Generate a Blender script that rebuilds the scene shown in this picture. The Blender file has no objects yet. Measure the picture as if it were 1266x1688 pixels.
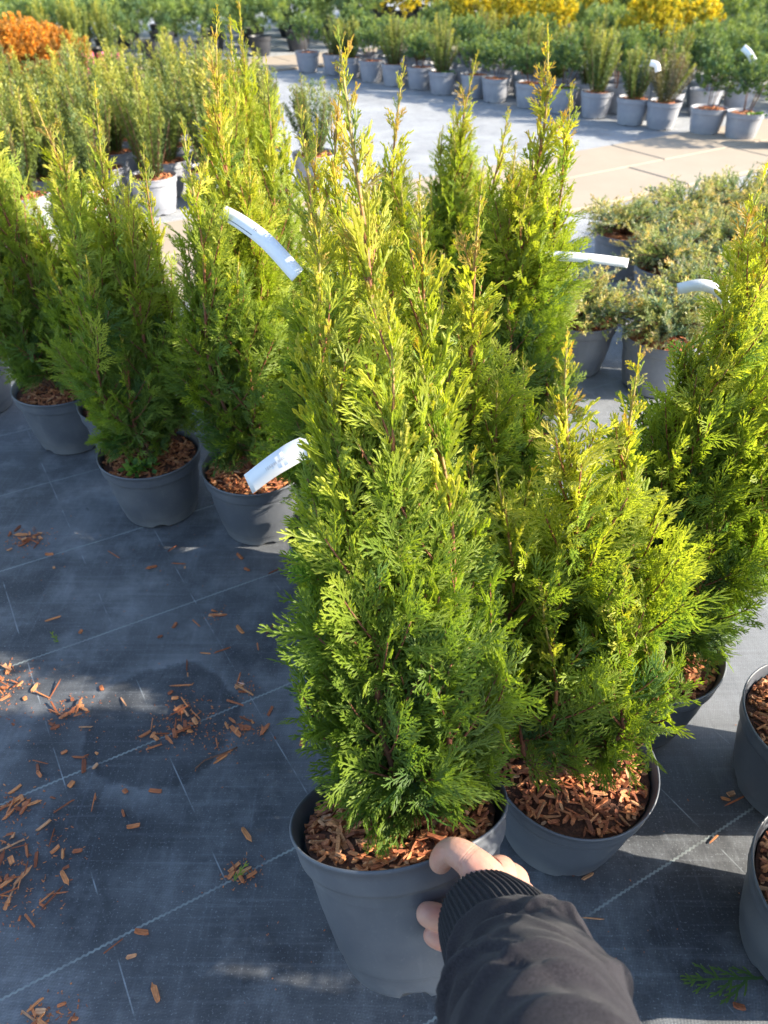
import bpy, math, random
import numpy as np
from mathutils import Vector, Matrix, Euler

# ------------------------------------------------------------------ camera, world, sun, exposure
scn = bpy.context.scene
COL = scn.collection
cam_d = bpy.data.cameras.new("camera"); cam = bpy.data.objects.new("camera", cam_d); COL.objects.link(cam)
cam.location = (0, 0, 1.21)
cam.rotation_euler = (math.radians(90 - 38.3), 0, 0)
cam_d.sensor_fit = 'VERTICAL'; cam_d.sensor_height = 36; cam_d.sensor_width = 27; cam_d.lens = 26
cam_d.clip_start = 0.02; cam_d.clip_end = 400
cam_d.dof.use_dof = True; cam_d.dof.focus_distance = 0.98; cam_d.dof.aperture_fstop = 7.0
scn.camera = cam
SUN_EL, SUN_AZ = math.radians(29), math.radians(-6)      # azimuth measured from +X towards +Y
w = bpy.data.worlds.new("World"); scn.world = w; w.use_nodes = True
nt = w.node_tree; bg = nt.nodes['Background']
sky = nt.nodes.new('ShaderNodeTexSky'); sky.sky_type = 'NISHITA'; sky.sun_disc = False
sky.sun_elevation = SUN_EL; sky.sun_rotation = math.pi / 2 - SUN_AZ
nt.links.new(sky.outputs[0], bg.inputs[0]); bg.inputs[1].default_value = 0.15
sd = bpy.data.lights.new("sun", 'SUN'); sd.energy = 4.8; sd.angle = math.radians(0.55); sd.color = (1, .90, .74)
sun = bpy.data.objects.new("sun", sd); COL.objects.link(sun)
sv = Vector((math.cos(SUN_EL) * math.cos(SUN_AZ), math.cos(SUN_EL) * math.sin(SUN_AZ), math.sin(SUN_EL)))
sun.rotation_euler = sv.to_track_quat('Z', 'Y').to_euler()
vs = scn.view_settings; vs.view_transform = 'Standard'; vs.look = 'None'; vs.exposure = 1.6; vs.gamma = 1
scn.cycles.max_bounces = 8; scn.cycles.transparent_max_bounces = 4

# ------------------------------------------------------------------ helpers
rng = np.random.default_rng(7); random.seed(7)
U = lambda a, b: float(rng.uniform(a, b))

def mesh_np(name, V, F, attrs=None, smooth=True, mat=None):
    V = np.asarray(V, dtype=np.float32); F = np.asarray(F, dtype=np.int32)
    me = bpy.data.meshes.new(name); k = F.shape[1]
    me.vertices.add(len(V)); me.vertices.foreach_set('co', V.ravel())
    me.loops.add(F.size); me.loops.foreach_set('vertex_index', F.ravel())
    me.polygons.add(len(F)); me.polygons.foreach_set('loop_start', np.arange(0, F.size, k, dtype=np.int32))
    me.polygons.foreach_set('use_smooth', np.full(len(F), smooth))
    if attrs:
        for a, val in attrs.items():
            at = me.attributes.new(a, 'FLOAT', 'POINT'); at.data.foreach_set('value', np.asarray(val, dtype=np.float32))
    me.update(calc_edges=True)
    if mat: me.materials.append(mat)
    return me

class MB:
    """collects quads/tris for one mesh"""
    def __init__(s): s.V = []; s.F = []; s.A = []; s.n = 0
    def add(s, V, F, a=0.0):
        V = np.asarray(V, float); s.V.append(V)
        for f in F: s.F.append([i + s.n for i in f])
        s.A.append(np.full(len(V), a) if np.isscalar(a) else np.asarray(a)); s.n += len(V)
    def grid(s, P, closed=True, cap0=False, cap1=False, a=0.0):
        """P: rings x points x 3"""
        P = np.asarray(P, float); r, m = P.shape[:2]; F = []
        for i in range(r - 1):
            for j in range(m if closed else m - 1):
                k = (j + 1) % m
                F.append([i * m + j, i * m + k, (i + 1) * m + k, (i + 1) * m + j])
        if cap0: F.append(list(range(m))[::-1])
        if cap1: F.append([(r - 1) * m + j for j in range(m)])
        s.add(P.reshape(-1, 3), F, a)
    def tube(s, pts, rad, m=8, a=0.0, caps=True):
        pts = np.asarray(pts, float); n = len(pts); rad = np.broadcast_to(rad, (n,))
        T = np.gradient(pts, axis=0); T /= np.linalg.norm(T, axis=1, keepdims=True) + 1e-12
        up = np.array([0, 0, 1.0]) if abs(T[0][2]) < .9 else np.array([1.0, 0, 0])
        rings = []
        N = np.cross(T[0], up); N /= np.linalg.norm(N)
        th = np.linspace(0, 2 * np.pi, m, endpoint=False)
        for i in range(n):
            N = N - T[i] * N.dot(T[i]); N /= np.linalg.norm(N); B = np.cross(T[i], N)
            rings.append(pts[i] + rad[i] * (np.outer(np.cos(th), N) + np.outer(np.sin(th), B)))
        s.grid(rings, True, caps, caps, a)
    def mesh(s, name, mat=None, smooth=True):
        me = bpy.data.meshes.new(name); me.from_pydata(np.concatenate(s.V).tolist(), [], s.F)
        at = me.attributes.new('t', 'FLOAT', 'POINT'); at.data.foreach_set('value', np.concatenate(s.A).astype(np.float32))
        me.polygons.foreach_set('use_smooth', np.full(len(me.polygons), smooth))
        if mat: me.materials.append(mat)
        me.update(); return me

def obj(name, me, parent=None, loc=(0, 0, 0), rot=(0, 0, 0), sc=(1, 1, 1)):
    o = bpy.data.objects.new(name, me); COL.objects.link(o)
    o.location = loc; o.rotation_euler = rot; o.scale = sc
    if parent: o.parent = parent
    return o
def tag(o, label=None, cat=None, group=None, kind=None):
    if label: o['label'] = label
    if cat: o['category'] = cat
    if group: o['group'] = group
    if kind: o['kind'] = kind
    return o
def empty(name, loc, rot=(0, 0, 0), **k):
    o = obj(name, None, None, loc, rot); o.empty_display_size = .05
    return tag(o, **k)

# ------------------------------------------------------------------ node helpers
def newmat(name):
    m = bpy.data.materials.new(name); m.use_nodes = True; t = m.node_tree
    return m, t, t.nodes['Principled BSDF']
class NT:
    def __init__(s, t): s.t = t
    def n(s, ty, **k):
        nd = s.t.nodes.new('ShaderNode' + ty)
        for a, v in k.items(): setattr(nd, a, v)
        return nd
    def l(s, a, b): s.t.links.new(a, b)
    def val(s, x, sock):
        if isinstance(x, (int, float)): sock.default_value = x
        elif isinstance(x, tuple): sock.default_value = x if len(x) == len(sock.default_value) else x + (1,)
        else: s.l(x, sock)
    def math(s, op, a, b=0.0, c=0.0, clamp=False):
        nd = s.n('Math', operation=op, use_clamp=clamp)
        s.val(a, nd.inputs[0]); s.val(b, nd.inputs[1]); s.val(c, nd.inputs[2]); return nd.outputs[0]
    def mix(s, f, a, b, bt='MIX'):
        nd = s.n('Mix', data_type='RGBA', blend_type=bt)
        s.val(f, nd.inputs[0]); s.val(a, nd.inputs[6]); s.val(b, nd.inputs[7]); return nd.outputs[2]
    def noise(s, scale, detail=3, rough=.55, vec=None, out=0, dist=0.0):
        nd = s.n('TexNoise'); nd.inputs['Scale'].default_value = scale; nd.inputs['Detail'].default_value = detail
        nd.inputs['Roughness'].default_value = rough; nd.inputs['Distortion'].default_value = dist
        if vec is not None: s.l(vec, nd.inputs['Vector'])
        return nd.outputs[out]
    def rng(s, x, a, b, c=0.0, d=1.0, smooth=False):
        nd = s.n('MapRange'); nd.clamp = True
        if smooth: nd.interpolation_type = 'SMOOTHSTEP'
        s.val(x, nd.inputs[0])
        for i, v in enumerate((a, b, c, d)): nd.inputs[i + 1].default_value = v
        return nd.outputs[0]
    def bump(s, h, strength, dist, bsdf):
        nd = s.n('Bump'); nd.inputs['Strength'].default_value = strength; nd.inputs['Distance'].default_value = dist
        s.l(h, nd.inputs['Height']); s.l(nd.outputs[0], bsdf.inputs['Normal'])
    def ramp(s, f, stops):
        nd = s.n('ValToRGB'); cr = nd.color_ramp
        while len(cr.elements) < len(stops): cr.elements.new(.5)
        for e, (p, c) in zip(cr.elements, stops): e.position = p; e.color = c + (1,)
        s.val(f, nd.inputs[0]); return nd.outputs[0]
    def attr(s, name):
        nd = s.n('Attribute', attribute_name=name); return nd.outputs['Fac']
    def coord(s, k='Object'): return s.n('TexCoord').outputs[k]

def foliage_mat(name, stops, trans=.35, tcol=(1.0, 1.0, .6), rough=.5, var=.35):
    m, t, b = newmat(name); q = NT(t)
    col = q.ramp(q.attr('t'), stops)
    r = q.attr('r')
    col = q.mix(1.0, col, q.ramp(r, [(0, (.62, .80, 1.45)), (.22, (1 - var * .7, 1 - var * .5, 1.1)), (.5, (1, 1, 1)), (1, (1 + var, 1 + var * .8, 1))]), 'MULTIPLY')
    q.l(col, b.inputs['Base Color']); b.inputs['Roughness'].default_value = rough
    b.inputs['Specular IOR Level'].default_value = .35
    tr = q.n('BsdfTranslucent'); q.l(q.mix(1.0, col, tcol, 'MULTIPLY'), tr.inputs[0])
    mx = q.n('MixShader'); mx.inputs[0].default_value = trans
    q.l(b.outputs[0], mx.inputs[1]); q.l(tr.outputs[0], mx.inputs[2])
    q.l(mx.outputs[0], t.nodes['Material Output'].inputs[0]); return m

M = {}
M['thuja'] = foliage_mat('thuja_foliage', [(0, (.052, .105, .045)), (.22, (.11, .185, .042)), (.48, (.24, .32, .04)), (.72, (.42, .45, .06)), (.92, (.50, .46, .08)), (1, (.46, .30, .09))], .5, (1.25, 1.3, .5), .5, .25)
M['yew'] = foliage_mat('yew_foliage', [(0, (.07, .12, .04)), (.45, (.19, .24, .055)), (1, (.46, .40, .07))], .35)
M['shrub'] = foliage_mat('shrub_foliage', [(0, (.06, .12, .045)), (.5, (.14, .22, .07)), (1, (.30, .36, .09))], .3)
M['rust'] = foliage_mat('rusty_shoots', [(0, (.05, .085, .04)), (.5, (.17, .14, .06)), (1, (.30, .19, .08))], .25)
M['juniper'] = foliage_mat('juniper_foliage', [(0, (.10, .17, .07)), (.4, (.25, .33, .12)), (.7, (.46, .42, .16)), (1, (.62, .38, .20))], .35)
M['pine'] = foliage_mat('pine_needles', [(0, (.06, .115, .05)), (.5, (.19, .27, .08)), (1, (.42, .46, .11))], .3)
M['gold'] = foliage_mat('golden_foliage', [(0, (.26, .26, .03)), (.5, (.62, .50, .04)), (1, (.82, .66, .07))], .35)
M['orange'] = foliage_mat('orange_foliage', [(0, (.20, .12, .02)), (.5, (.52, .22, .03)), (1, (.75, .36, .05))], .3)
M['weed'] = foliage_mat('weed_leaves', [(0, (.07, .17, .03)), (1, (.22, .36, .06))], .4)

def mat_bark():
    m, t, b = newmat('thuja_bark'); q = NT(t)
    n = q.noise(120, 4, .7, q.coord())
    c = q.ramp(q.attr('t'), [(0, (.10, .055, .035)), (.5, (.22, .075, .04)), (.8, (.30, .12, .045)), (1, (.38, .30, .09))])
    q.l(q.mix(1, c, q.ramp(n, [(.3, (.6, .6, .6)), (.7, (1.25, 1.2, 1.15))]), 'MULTIPLY'), b.inputs['Base Color'])
    b.inputs['Roughness'].default_value = .7; q.bump(n, .5, .001, b); return m
M['bark'] = mat_bark()

def mat_pot(name, base, dust):
    m, t, b = newmat(name); q = NT(t); co = q.coord()
    oi = q.n('ObjectInfo').outputs['Random']
    ad = q.n('VectorMath', operation='ADD'); q.l(co, ad.inputs[0])
    cb = q.n('CombineXYZ'); q.l(q.math('MULTIPLY', oi, 9.0), cb.inputs[0]); q.l(cb.outputs[0], ad.inputs[1]); v = ad.outputs[0]
    n1 = q.noise(9, 5, .6, v); n2 = q.noise(160, 3, .7, v)
    mp = q.n('Mapping'); q.l(v, mp.inputs[0]); mp.inputs['Scale'].default_value = (60, 60, 5)
    n3 = q.noise(1, 3, .6, mp.outputs[0])
    sp = q.n('SeparateXYZ'); q.l(co, sp.inputs[0])
    low = q.rng(sp.outputs[2], .06, 0.0)
    f = q.math('MULTIPLY', q.rng(n1, .42, .75), .65)
    f = q.math('ADD', f, q.math('MULTIPLY', q.rng(n2, .58, .75), .35))
    f = q.math('ADD', f, q.math('MULTIPLY', q.rng(n3, .6, .72), .25))
    f = q.math('ADD', f, q.math('MULTIPLY', q.math('MULTIPLY', low, q.rng(n1, .35, .6, .3, 1)), .7), clamp=True)
    q.l(q.mix(f, base, dust), b.inputs['Base Color'])
    q.l(q.rng(n1, .3, .7, .36, .55), b.inputs['Roughness'])
    q.bump(n2, .12, .0008, b); return m
M['pot'] = mat_pot('grey_pot_plastic', (.086, .096, .116), (.16, .17, .185))
M['pot_light'] = mat_pot('pale_grey_pot_plastic', (.27, .28, .32), (.40, .41, .43))
M['pot_dark'] = mat_pot('black_pot_plastic', (.03, .032, .04), (.08, .08, .085))
M['pot_pink'] = mat_pot('pink_pot_plastic', (.65, .04, .22), (.7, .12, .3))

def mat_chip():
    m, t, b = newmat('bark_chips'); q = NT(t)
    mp = q.n('Mapping'); q.l(q.coord(), mp.inputs[0]); mp.inputs['Scale'].default_value = (90, 500, 500)
    n = q.noise(1, 4, .6, mp.outputs[0])
    oi = q.n('ObjectInfo').outputs['Random']
    r = q.math('FRACT', q.math('ADD', q.attr('t'), oi))
    c = q.ramp(r, [(0, (.20, .06, .025)), (.3, (.38, .12, .045)), (.55, (.52, .19, .07)), (.8, (.60, .25, .09)), (1, (.54, .30, .16))])
    q.l(q.mix(1, c, q.ramp(n, [(.3, (.55, .5, .5)), (.7, (1.2, 1.2, 1.2))]), 'MULTIPLY'), b.inputs['Base Color'])
    b.inputs['Roughness'].default_value = .75; q.bump(n, .6, .0012, b); return m
M['chip'] = mat_chip()
def mat_soil():
    m, t, b = newmat('soil'); q = NT(t); n = q.noise(200, 4, .7, q.coord())
    q.l(q.ramp(n, [(.3, (.03, .014, .009)), (.7, (.16, .06, .03))]), b.inputs['Base Color']); b.inputs['Roughness'].default_value = .9
    q.bump(n, 1, .004, b); return m
M['soil'] = mat_soil()

def mat_fabric():
    m, t, b = newmat('woven_ground_fabric'); q = NT(t); co = q.coord()
    sp = q.n('SeparateXYZ'); q.l(co, sp.inputs[0]); X, Y = sp.outputs[0], sp.outputs[1]
    wob = q.math('MULTIPLY', q.math('SUBTRACT', q.noise(3, 2, .5, co), .5), .010)
    a = math.radians(29); a2 = math.radians(31.5)
    V = q.math('ADD', q.math('ADD', q.math('MULTIPLY', X, -math.sin(a)), q.math('MULTIPLY', Y, math.cos(a))), wob)
    Uc = q.math('ADD', q.math('ADD', q.math('MULTIPLY', X, math.cos(a2)), q.math('MULTIPLY', Y, math.sin(a2))), wob)
    # weave: warp and weft threads about 2.6 mm apart
    wu = q.math('SINE', q.math('MULTIPLY', Uc, 2 * math.pi / .0030)); wv = q.math('SINE', q.math('MULTIPLY', V, 2 * math.pi / .0022))
    weave = q.math('ADD', q.math('MULTIPLY', q.math('MULTIPLY', wu, wv), .5), .5)
    thr = q.math('ADD', q.math('MULTIPLY', q.noise(1, 2, .5, None), 0.0), 0.0)
    mp = q.n('Mapping'); q.l(co, mp.inputs[0]); mp.inputs['Rotation'].default_value = (0, 0, -a); mp.inputs['Scale'].default_value = (4, 130, 1)
    streak = q.noise(1, 3, .6, mp.outputs[0])
    mp2 = q.n('Mapping'); q.l(co, mp2.inputs[0]); mp2.inputs['Rotation'].default_value = (0, 0, -a2); mp2.inputs['Scale'].default_value = (120, 5, 1)
    streak2 = q.noise(1, 3, .6, mp2.outputs[0])
    big = q.noise(2.2, 5, .62, co, dist=.4); mid = q.noise(9, 5, .65, co); fine = q.noise(260, 2, .6, co)
    # old water rings where pots stood
    rings = None
    for cx, cy, r0 in ((-.43, .872, .145), (-.05, 1.02, .12)):
        ddx = q.math('SUBTRACT', X, cx); ddy = q.math('SUBTRACT', Y, cy)
        d = q.math('SQRT', q.math('ADD', q.math('MULTIPLY', ddx, ddx), q.math('MULTIPLY', ddy, ddy)))
        d = q.math('ADD', d, q.math('MULTIPLY', q.math('SUBTRACT', mid, .5), .07))
        inside = q.rng(d, r0, r0 - .012, 0, 1, True); halo = q.math('MULTIPLY', q.rng(d, r0 + .05, r0 + .004, 0, 1), q.rng(d, r0 - .006, r0 + .004, 0, 1))
        rings = (inside, halo) if rings is None else (q.math('MAXIMUM', rings[0], inside), q.math('MAXIMUM', rings[1], halo))
    dust = q.math('ADD', -.02, q.math('ADD', q.math('MULTIPLY', q.rng(big, .40, .66), .62), q.math('MULTIPLY', q.rng(mid, .48, .72), .5)))
    dust = q.math('ADD', dust, q.math('MULTIPLY', rings[1], .28))
    dust = q.math('MULTIPLY', dust, q.math('SUBTRACT', 1.0, q.math('MULTIPLY', rings[0], .48)))
    far = q.rng(Y, .9, 4.0)  # distant fabric paled: its sunlit brightness is painted in with the dust
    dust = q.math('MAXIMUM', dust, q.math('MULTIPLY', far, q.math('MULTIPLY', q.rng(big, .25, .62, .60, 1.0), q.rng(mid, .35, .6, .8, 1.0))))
    right = q.math('MULTIPLY', q.rng(X, .35, .62), q.rng(Y, .62, .9))  # sunlit patch right of the pots, painted as paler fabric
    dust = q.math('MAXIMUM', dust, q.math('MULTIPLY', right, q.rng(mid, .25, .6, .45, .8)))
    weav2 = q.math('MULTIPLY', q.math('SINE', q.math('MULTIPLY', Uc, 2 * math.pi / .0068)), q.math('SINE', q.math('MULTIPLY', V, 2 * math.pi / .0052)))
    dust = q.math('MULTIPLY', dust, q.math('ADD', q.math('ADD', .45, q.math('MULTIPLY', weav2, .16)), q.math('ADD', q.math('MULTIPLY', streak, .65), q.math('MULTIPLY', streak2, .45))))
    dust = q.math('MULTIPLY', dust, q.math('ADD', .50, q.math('MULTIPLY', weave, .75)), clamp=True)
    c = q.mix(dust, (.028, .032, .040), q.mix(far, (.215, .230, .25), (.40, .41, .42)))  # pale end holds dust plus the painted sun of the far ground
    c = q.mix(q.math('MULTIPLY', q.rng(streak, .55, .75), .22), c, (.20, .22, .25))
    c = q.mix(q.math('MULTIPLY', q.rng(streak2, .56, .75), .18), c, (.18, .20, .24))
    c = q.mix(q.math('MULTIPLY', q.rng(fine, .60, .70), .45), c, (.26, .28, .30))
    # damp spots and spilt soil
    spot = q.rng(q.noise(13, 5, .6, co, dist=.8), .69, .73, 0, .8)
    c = q.mix(spot, c, (.012, .014, .018))
    # woven marker threads: pale twisted thread every 32 cm, finer cross threads
    def line(coord, per, off, wd):
        fr = q.math('FRACT', q.math('DIVIDE', q.math('ADD', coord, 10 * per - off + per / 2), per))
        dist = q.math('MULTIPLY', q.math('ABSOLUTE', q.math('SUBTRACT', fr, .5)), per)
        return q.rng(dist, wd, wd * .55)
    tw = q.math('MULTIPLY', q.math('SINE', q.math('MULTIPLY', Uc, 2 * math.pi / .009)), .0009)
    l1 = line(q.math('ADD', V, tw), .3225, .295, .0022)
    l1 = q.math('MULTIPLY', l1, q.rng(q.noise(14, 4, .6, co), .32, .52, .25, .85))
    c = q.mix(l1, c, (.24, .28, .28))
    l2 = line(Uc, .182, .078, .0013)
    mp3 = q.n('Mapping'); q.l(co, mp3.inputs[0]); mp3.inputs['Rotation'].default_value = (0, 0, -a2); mp3.inputs['Scale'].default_value = (5.5, 7, 1)
    l2 = q.math('MULTIPLY', l2, q.rng(q.noise(1, 4, .6, mp3.outputs[0]), .50, .58, .03, .6))
    c = q.mix(l2, c, (.33, .37, .40))
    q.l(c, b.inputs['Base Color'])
    q.l(q.math('SUBTRACT', .62, q.math('MULTIPLY', spot, .25)), b.inputs['Roughness'])
    b.inputs['Specular IOR Level'].default_value = .45
    h = q.math('ADD', weave, q.math('MULTIPLY', big, 2.0)); h = q.math('ADD', h, q.math('MULTIPLY', l1, .8))
    q.bump(h, .55, .0012, b); return m
M['fabric'] = mat_fabric()

def mat_paver():
    m, t, b = newmat('concrete_slabs'); q = NT(t); co = q.coord()
    n = q.noise(3, 5, .65, co); f = q.noise(90, 3, .6, co)
    c = q.mix(n, (.27, .215, .155), (.37, .305, .23)); c = q.mix(q.math('MULTIPLY', q.rng(f, .5, .7), .35), c, (.25, .21, .17))
    c = q.mix(q.math('MULTIPLY', q.rng(q.attr('t'), 0, 1), .25), c, (.32, .28, .23))
    q.l(c, b.inputs['Base Color']); b.inputs['Roughness'].default_value = .85; q.bump(f, .5, .002, b); return m
M['paver'] = mat_paver()

def simple(name, col, rough=.6, noise=0, sc=50, **k):
    m, t, b = newmat(name); q = NT(t)
    if noise:
        n = q.noise(sc, 4, .6, q.coord()); q.l(q.mix(n, tuple(x * (1 - noise) for x in col), tuple(x * (1 + noise) for x in col)), b.inputs['Base Color'])
    else: b.inputs['Base Color'].default_value = col + (1,)
    b.inputs['Roughness'].default_value = rough
    for a, v in k.items(): b.inputs[a].default_value = v
    return m
M['paper'] = simple('white_label_plastic', (.80, .81, .83), .45, .04, 30)
M['ink'] = simple('grey_print', (.42, .44, .48), .6)
M['ink_dark'] = simple('black_print', (.05, .05, .06), .6)

# ------------------------------------------------------------------ setting: ground fabric and slab paths
gm = MB(); gm.grid([[(-60, -8, 0), (60, -8, 0)], [(-60, 90, 0), (60, 90, 0)]], closed=False)
g = obj('ground', gm.mesh('ground', M['fabric'])); tag(g, kind='structure')
PA = math.radians(32.5); PD = np.array([math.cos(PA), math.sin(PA), 0]); PN = np.array([-math.sin(PA), math.cos(PA), 0])
def path(name, n0, n1, d0, d1, L=1.0):
    mb = MB(); nl = 2; wdt = (n1 - n0) / nl
    k = 0
    for r in range(nl):
        d = d0 + (.35 if r else 0)
        while d < d1:
            a, b_, c0, c1 = d + .004, d + L - .004, n0 + r * wdt + .004, n0 + (r + 1) * wdt - .004
            z0 = .004; z1 = .024 + U(-.0015, .0015); e = .006
            low = [PD * x + PN * y + np.array([0, 0, z0]) for x, y in ((a, c0), (b_, c0), (b_, c1), (a, c1))]
            mid = [PD * x + PN * y + np.array([0, 0, z1 - e]) for x, y in ((a, c0), (b_, c0), (b_, c1), (a, c1))]
            top = [PD * x + PN * y + np.array([0, 0, z1]) for x, y in ((a + e, c0 + e), (b_ - e, c0 + e), (b_ - e, c1 - e), (a + e, c1 - e))]
            mb.grid([low, mid, top], True, False, True, a=U(0, 1)); d += L; k += 1
    o = obj(name, mb.mesh(name, M['paver'], False)); tag(o, kind='structure')
path('path', 2.93, 3.90, -9, 14)
path('far_path', 8.35, 9.30, -14, 20)

# ------------------------------------------------------------------ foliage prototypes
def strip(P, W, N, t):
    P = np.asarray(P, float); T = np.gradient(P, axis=0); T /= np.linalg.norm(T, axis=1, keepdims=True) + 1e-12
    S = np.cross(T, N); W = np.asarray(W)[:, None]
    V = np.stack([P - S * W / 2, P + N * W * .32, P + S * W / 2], 1).reshape(-1, 3)
    F = []
    for i in range(len(P) - 1):
        a = i * 3; F += [[a, a + 1, a + 4, a + 3], [a + 1, a + 2, a + 5, a + 4]]
    return V, np.array(F), np.repeat(t, 3)

def spray(L, seed, hi=True, wid=.0021, sparse=1.0):
    """flat thuja spray growing along +Y in the XY plane"""
    r = np.random.default_rng(seed); Vs = []; Fs = []; Ts = []; n = 0
    N = np.array([0, 0, 1.0]); curv = r.uniform(-.45, .6); step = .0024 if hi else .0045
    def place(P):
        P = np.asarray(P, float).copy(); y = P[:, 1] / L; x = P[:, 0] / L
        P[:, 2] += -curv * L * y * y * .9 - L * .35 * x * x + .03 * L * np.sin(9 * y + 14 * x + seed); return P
    def add(P, w0, t0, t1):
        nonlocal n
        k = len(P); W = w0 * (1 - .35 * np.linspace(0, 1, k))
        if hi: W = W * (1 + .22 * np.cos(np.arange(k) * np.pi))
        W[-1] *= .35
        V, F, t = strip(place(P), W, N, np.linspace(t0, t1, k)); Vs.append(V); Fs.append(F + n); Ts.append(t); n += len(V)
    def curve(p0, ang, l, bend, st=None):
        k = max(3, int(l / (st or step)) + 1); s = np.linspace(0, l, k); a = ang + bend * s / max(l, 1e-6)
        d = np.stack([np.sin(a), np.cos(a), 0 * a], 1); P = np.zeros((k, 3)); P[0, :2] = p0
        P[1:] = P[0] + np.cumsum((d[1:] + d[:-1]) / 2 * (s[1] - s[0]), 0); return P, a
    ax, aa = curve((0, 0), 0, L, r.uniform(-.25, .25), .0045)
    add(ax, wid * 1.15, 0, .9)
    y = .10 * L; side = 1 if r.random() < .5 else -1
    while y < L * .96:
        f = y / L; i = int(f * (len(ax) - 1)); p = ax[i]
        prof = min(1, f / .28 + .25) * (1 - f) ** .75
        l = L * .50 * prof * r.uniform(.6, 1.2) + .004
        ang = aa[i] + side * r.uniform(.45, .72); bend = -side * r.uniform(.15, .5)
        P, A = curve(p[:2], ang, l, bend); z = r.uniform(-.06, .06)
        add(P, wid, f * .5, .45 + f * .55)
        if l > .009:
            s = .0045; sd = side
            while s < l * .92:
                g_ = s / l; j = min(int(g_ * (len(P) - 1)), len(P) - 1)
                l2 = (.42 * l * (1 - g_) ** .8 + .0030) * r.uniform(.7, 1.1)
                Q, _ = curve(P[j][:2], A[j] + sd * r.uniform(.42, .66), l2, -sd * .3)
                add(Q, wid * .92, .35 + f * .3, .7 + f * .3); s += .0050 * sparse * r.uniform(.85, 1.2); sd = -sd
        y += .0058 * sparse * r.uniform(.85, 1.25); side = -side
    return np.concatenate(Vs), np.concatenate(Fs), np.concatenate(Ts)

def shoot(L, seed, hi=True):
    """sparse forked shoot from the top of a leader: few upright branchlets, knobbly ends"""
    r = np.random.default_rng(seed); Vs = []; Fs = []; Ts = []; n = 0; step = .0026 if hi else .005
    def add(p0, a, l, bend, w0, t0, t1, nx):
        nonlocal n
        k = max(3, int(l / step) + 1); s = np.linspace(0, l, k); A = a + bend * s / l
        P = np.zeros((k, 3)); P[:, 0] = np.cumsum(np.sin(A)) * l / k; P[:, 1] = np.cumsum(np.cos(A)) * l / k; P[:, 2] = nx * s; P += p0
        W = w0 * (1 + .22 * np.cos(np.arange(k) * np.pi)) * (1 + .25 * np.linspace(0, 1, k)); W[-1] *= .5
        for N in (np.array([0, 0, 1.0]), np.array([1.0, 0, 0])):
            V, F, t = strip(P, W, N, np.linspace(t0, t1, k)); Vs.append(V); Fs.append(F + n); Ts.append(t); n += len(V)
        return P, A
    P, A = add(np.zeros(3), 0, L, r.uniform(-.3, .3), .0021, .2, 1.2, 0)
    f = r.uniform(.12, .25); sd = 1
    while f < .93:
        i = int(f * (len(P) - 1)); l = L * (.16 + .42 * (1 - f)) * r.uniform(.5, 1.2)
        Q, B = add(P[i], A[i] + sd * r.uniform(.4, .7), l, -sd * r.uniform(.15, .45), .0019, .4, 1.2, r.uniform(-.4, .4))
        if l > .012:
            for g_ in (r.uniform(.3, .5), r.uniform(.6, .8)):
                j = int(g_ * (len(Q) - 1)); add(Q[j], B[j] + (1 if r.random() < .5 else -1) * .55, l * .35, 0, .0018, .6, 1.2, r.uniform(-.3, .3))
        f += r.uniform(.09, .2); sd = -sd
    return np.concatenate(Vs), np.concatenate(Fs), np.concatenate(Ts)
def protos(hi):
    sizes = (.022, .034, .048, .066)
    return [[spray(L, 100 + i * 10 + j, hi, .0024 if L > .03 else .0021, 1.0 if L < .05 else 1.12) for j in range(4)] for i, L in enumerate(sizes)] + [[shoot(.040, 700 + j, hi) for j in range(4)]], sizes
PR_HI, SZ = protos(True); PR_LO, _ = protos(False)

class Cloud:
    def __init__(s): s.items = {}
    def put(s, key, R, t, tv, rv): s.items.setdefault(key, []).append((R, t, tv, rv))
    def mesh(s, name, PR, mat, flat=None):
        V = []; F = []; T = []; Rr = []; n = 0
        for (i, j), L in s.items.items():
            pv, pf, pt = PR[i][j]
            R = np.array([x[0] for x in L]); t = np.array([x[1] for x in L]); tv = np.array([x[2] for x in L]); rv = np.array([x[3] for x in L])
            W = np.einsum('kab,vb->kva', R, pv) + t[:, None, :]
            f = pf[None] + (np.arange(len(L)) * len(pv))[:, None, None] + n
            V.append(W.reshape(-1, 3)); F.append(f.reshape(-1, 4))
            T.append(np.clip(tv[:, None] + pt[None] * .22, 0, 1).ravel()); Rr.append(np.repeat(rv, len(pv))); n += len(L) * len(pv)
        return mesh_np(name, np.concatenate(V), np.concatenate(F), dict(t=np.concatenate(T), r=np.concatenate(Rr)), False, mat)

def unit(v): return v / (np.linalg.norm(v) + 1e-12)
def basis(y, nrm, roll=0.0):
    y = unit(y); nrm = nrm - y * nrm.dot(y)
    if np.linalg.norm(nrm) < 1e-3: nrm = np.cross(y, [1, .3, 0])
    z = unit(nrm); x = np.cross(y, z)
    if roll: c, s_ = math.cos(roll), math.sin(roll); x, z = c * x + s_ * z, -s_ * x + c * z
    return np.stack([x, y, z], 1)

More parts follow.
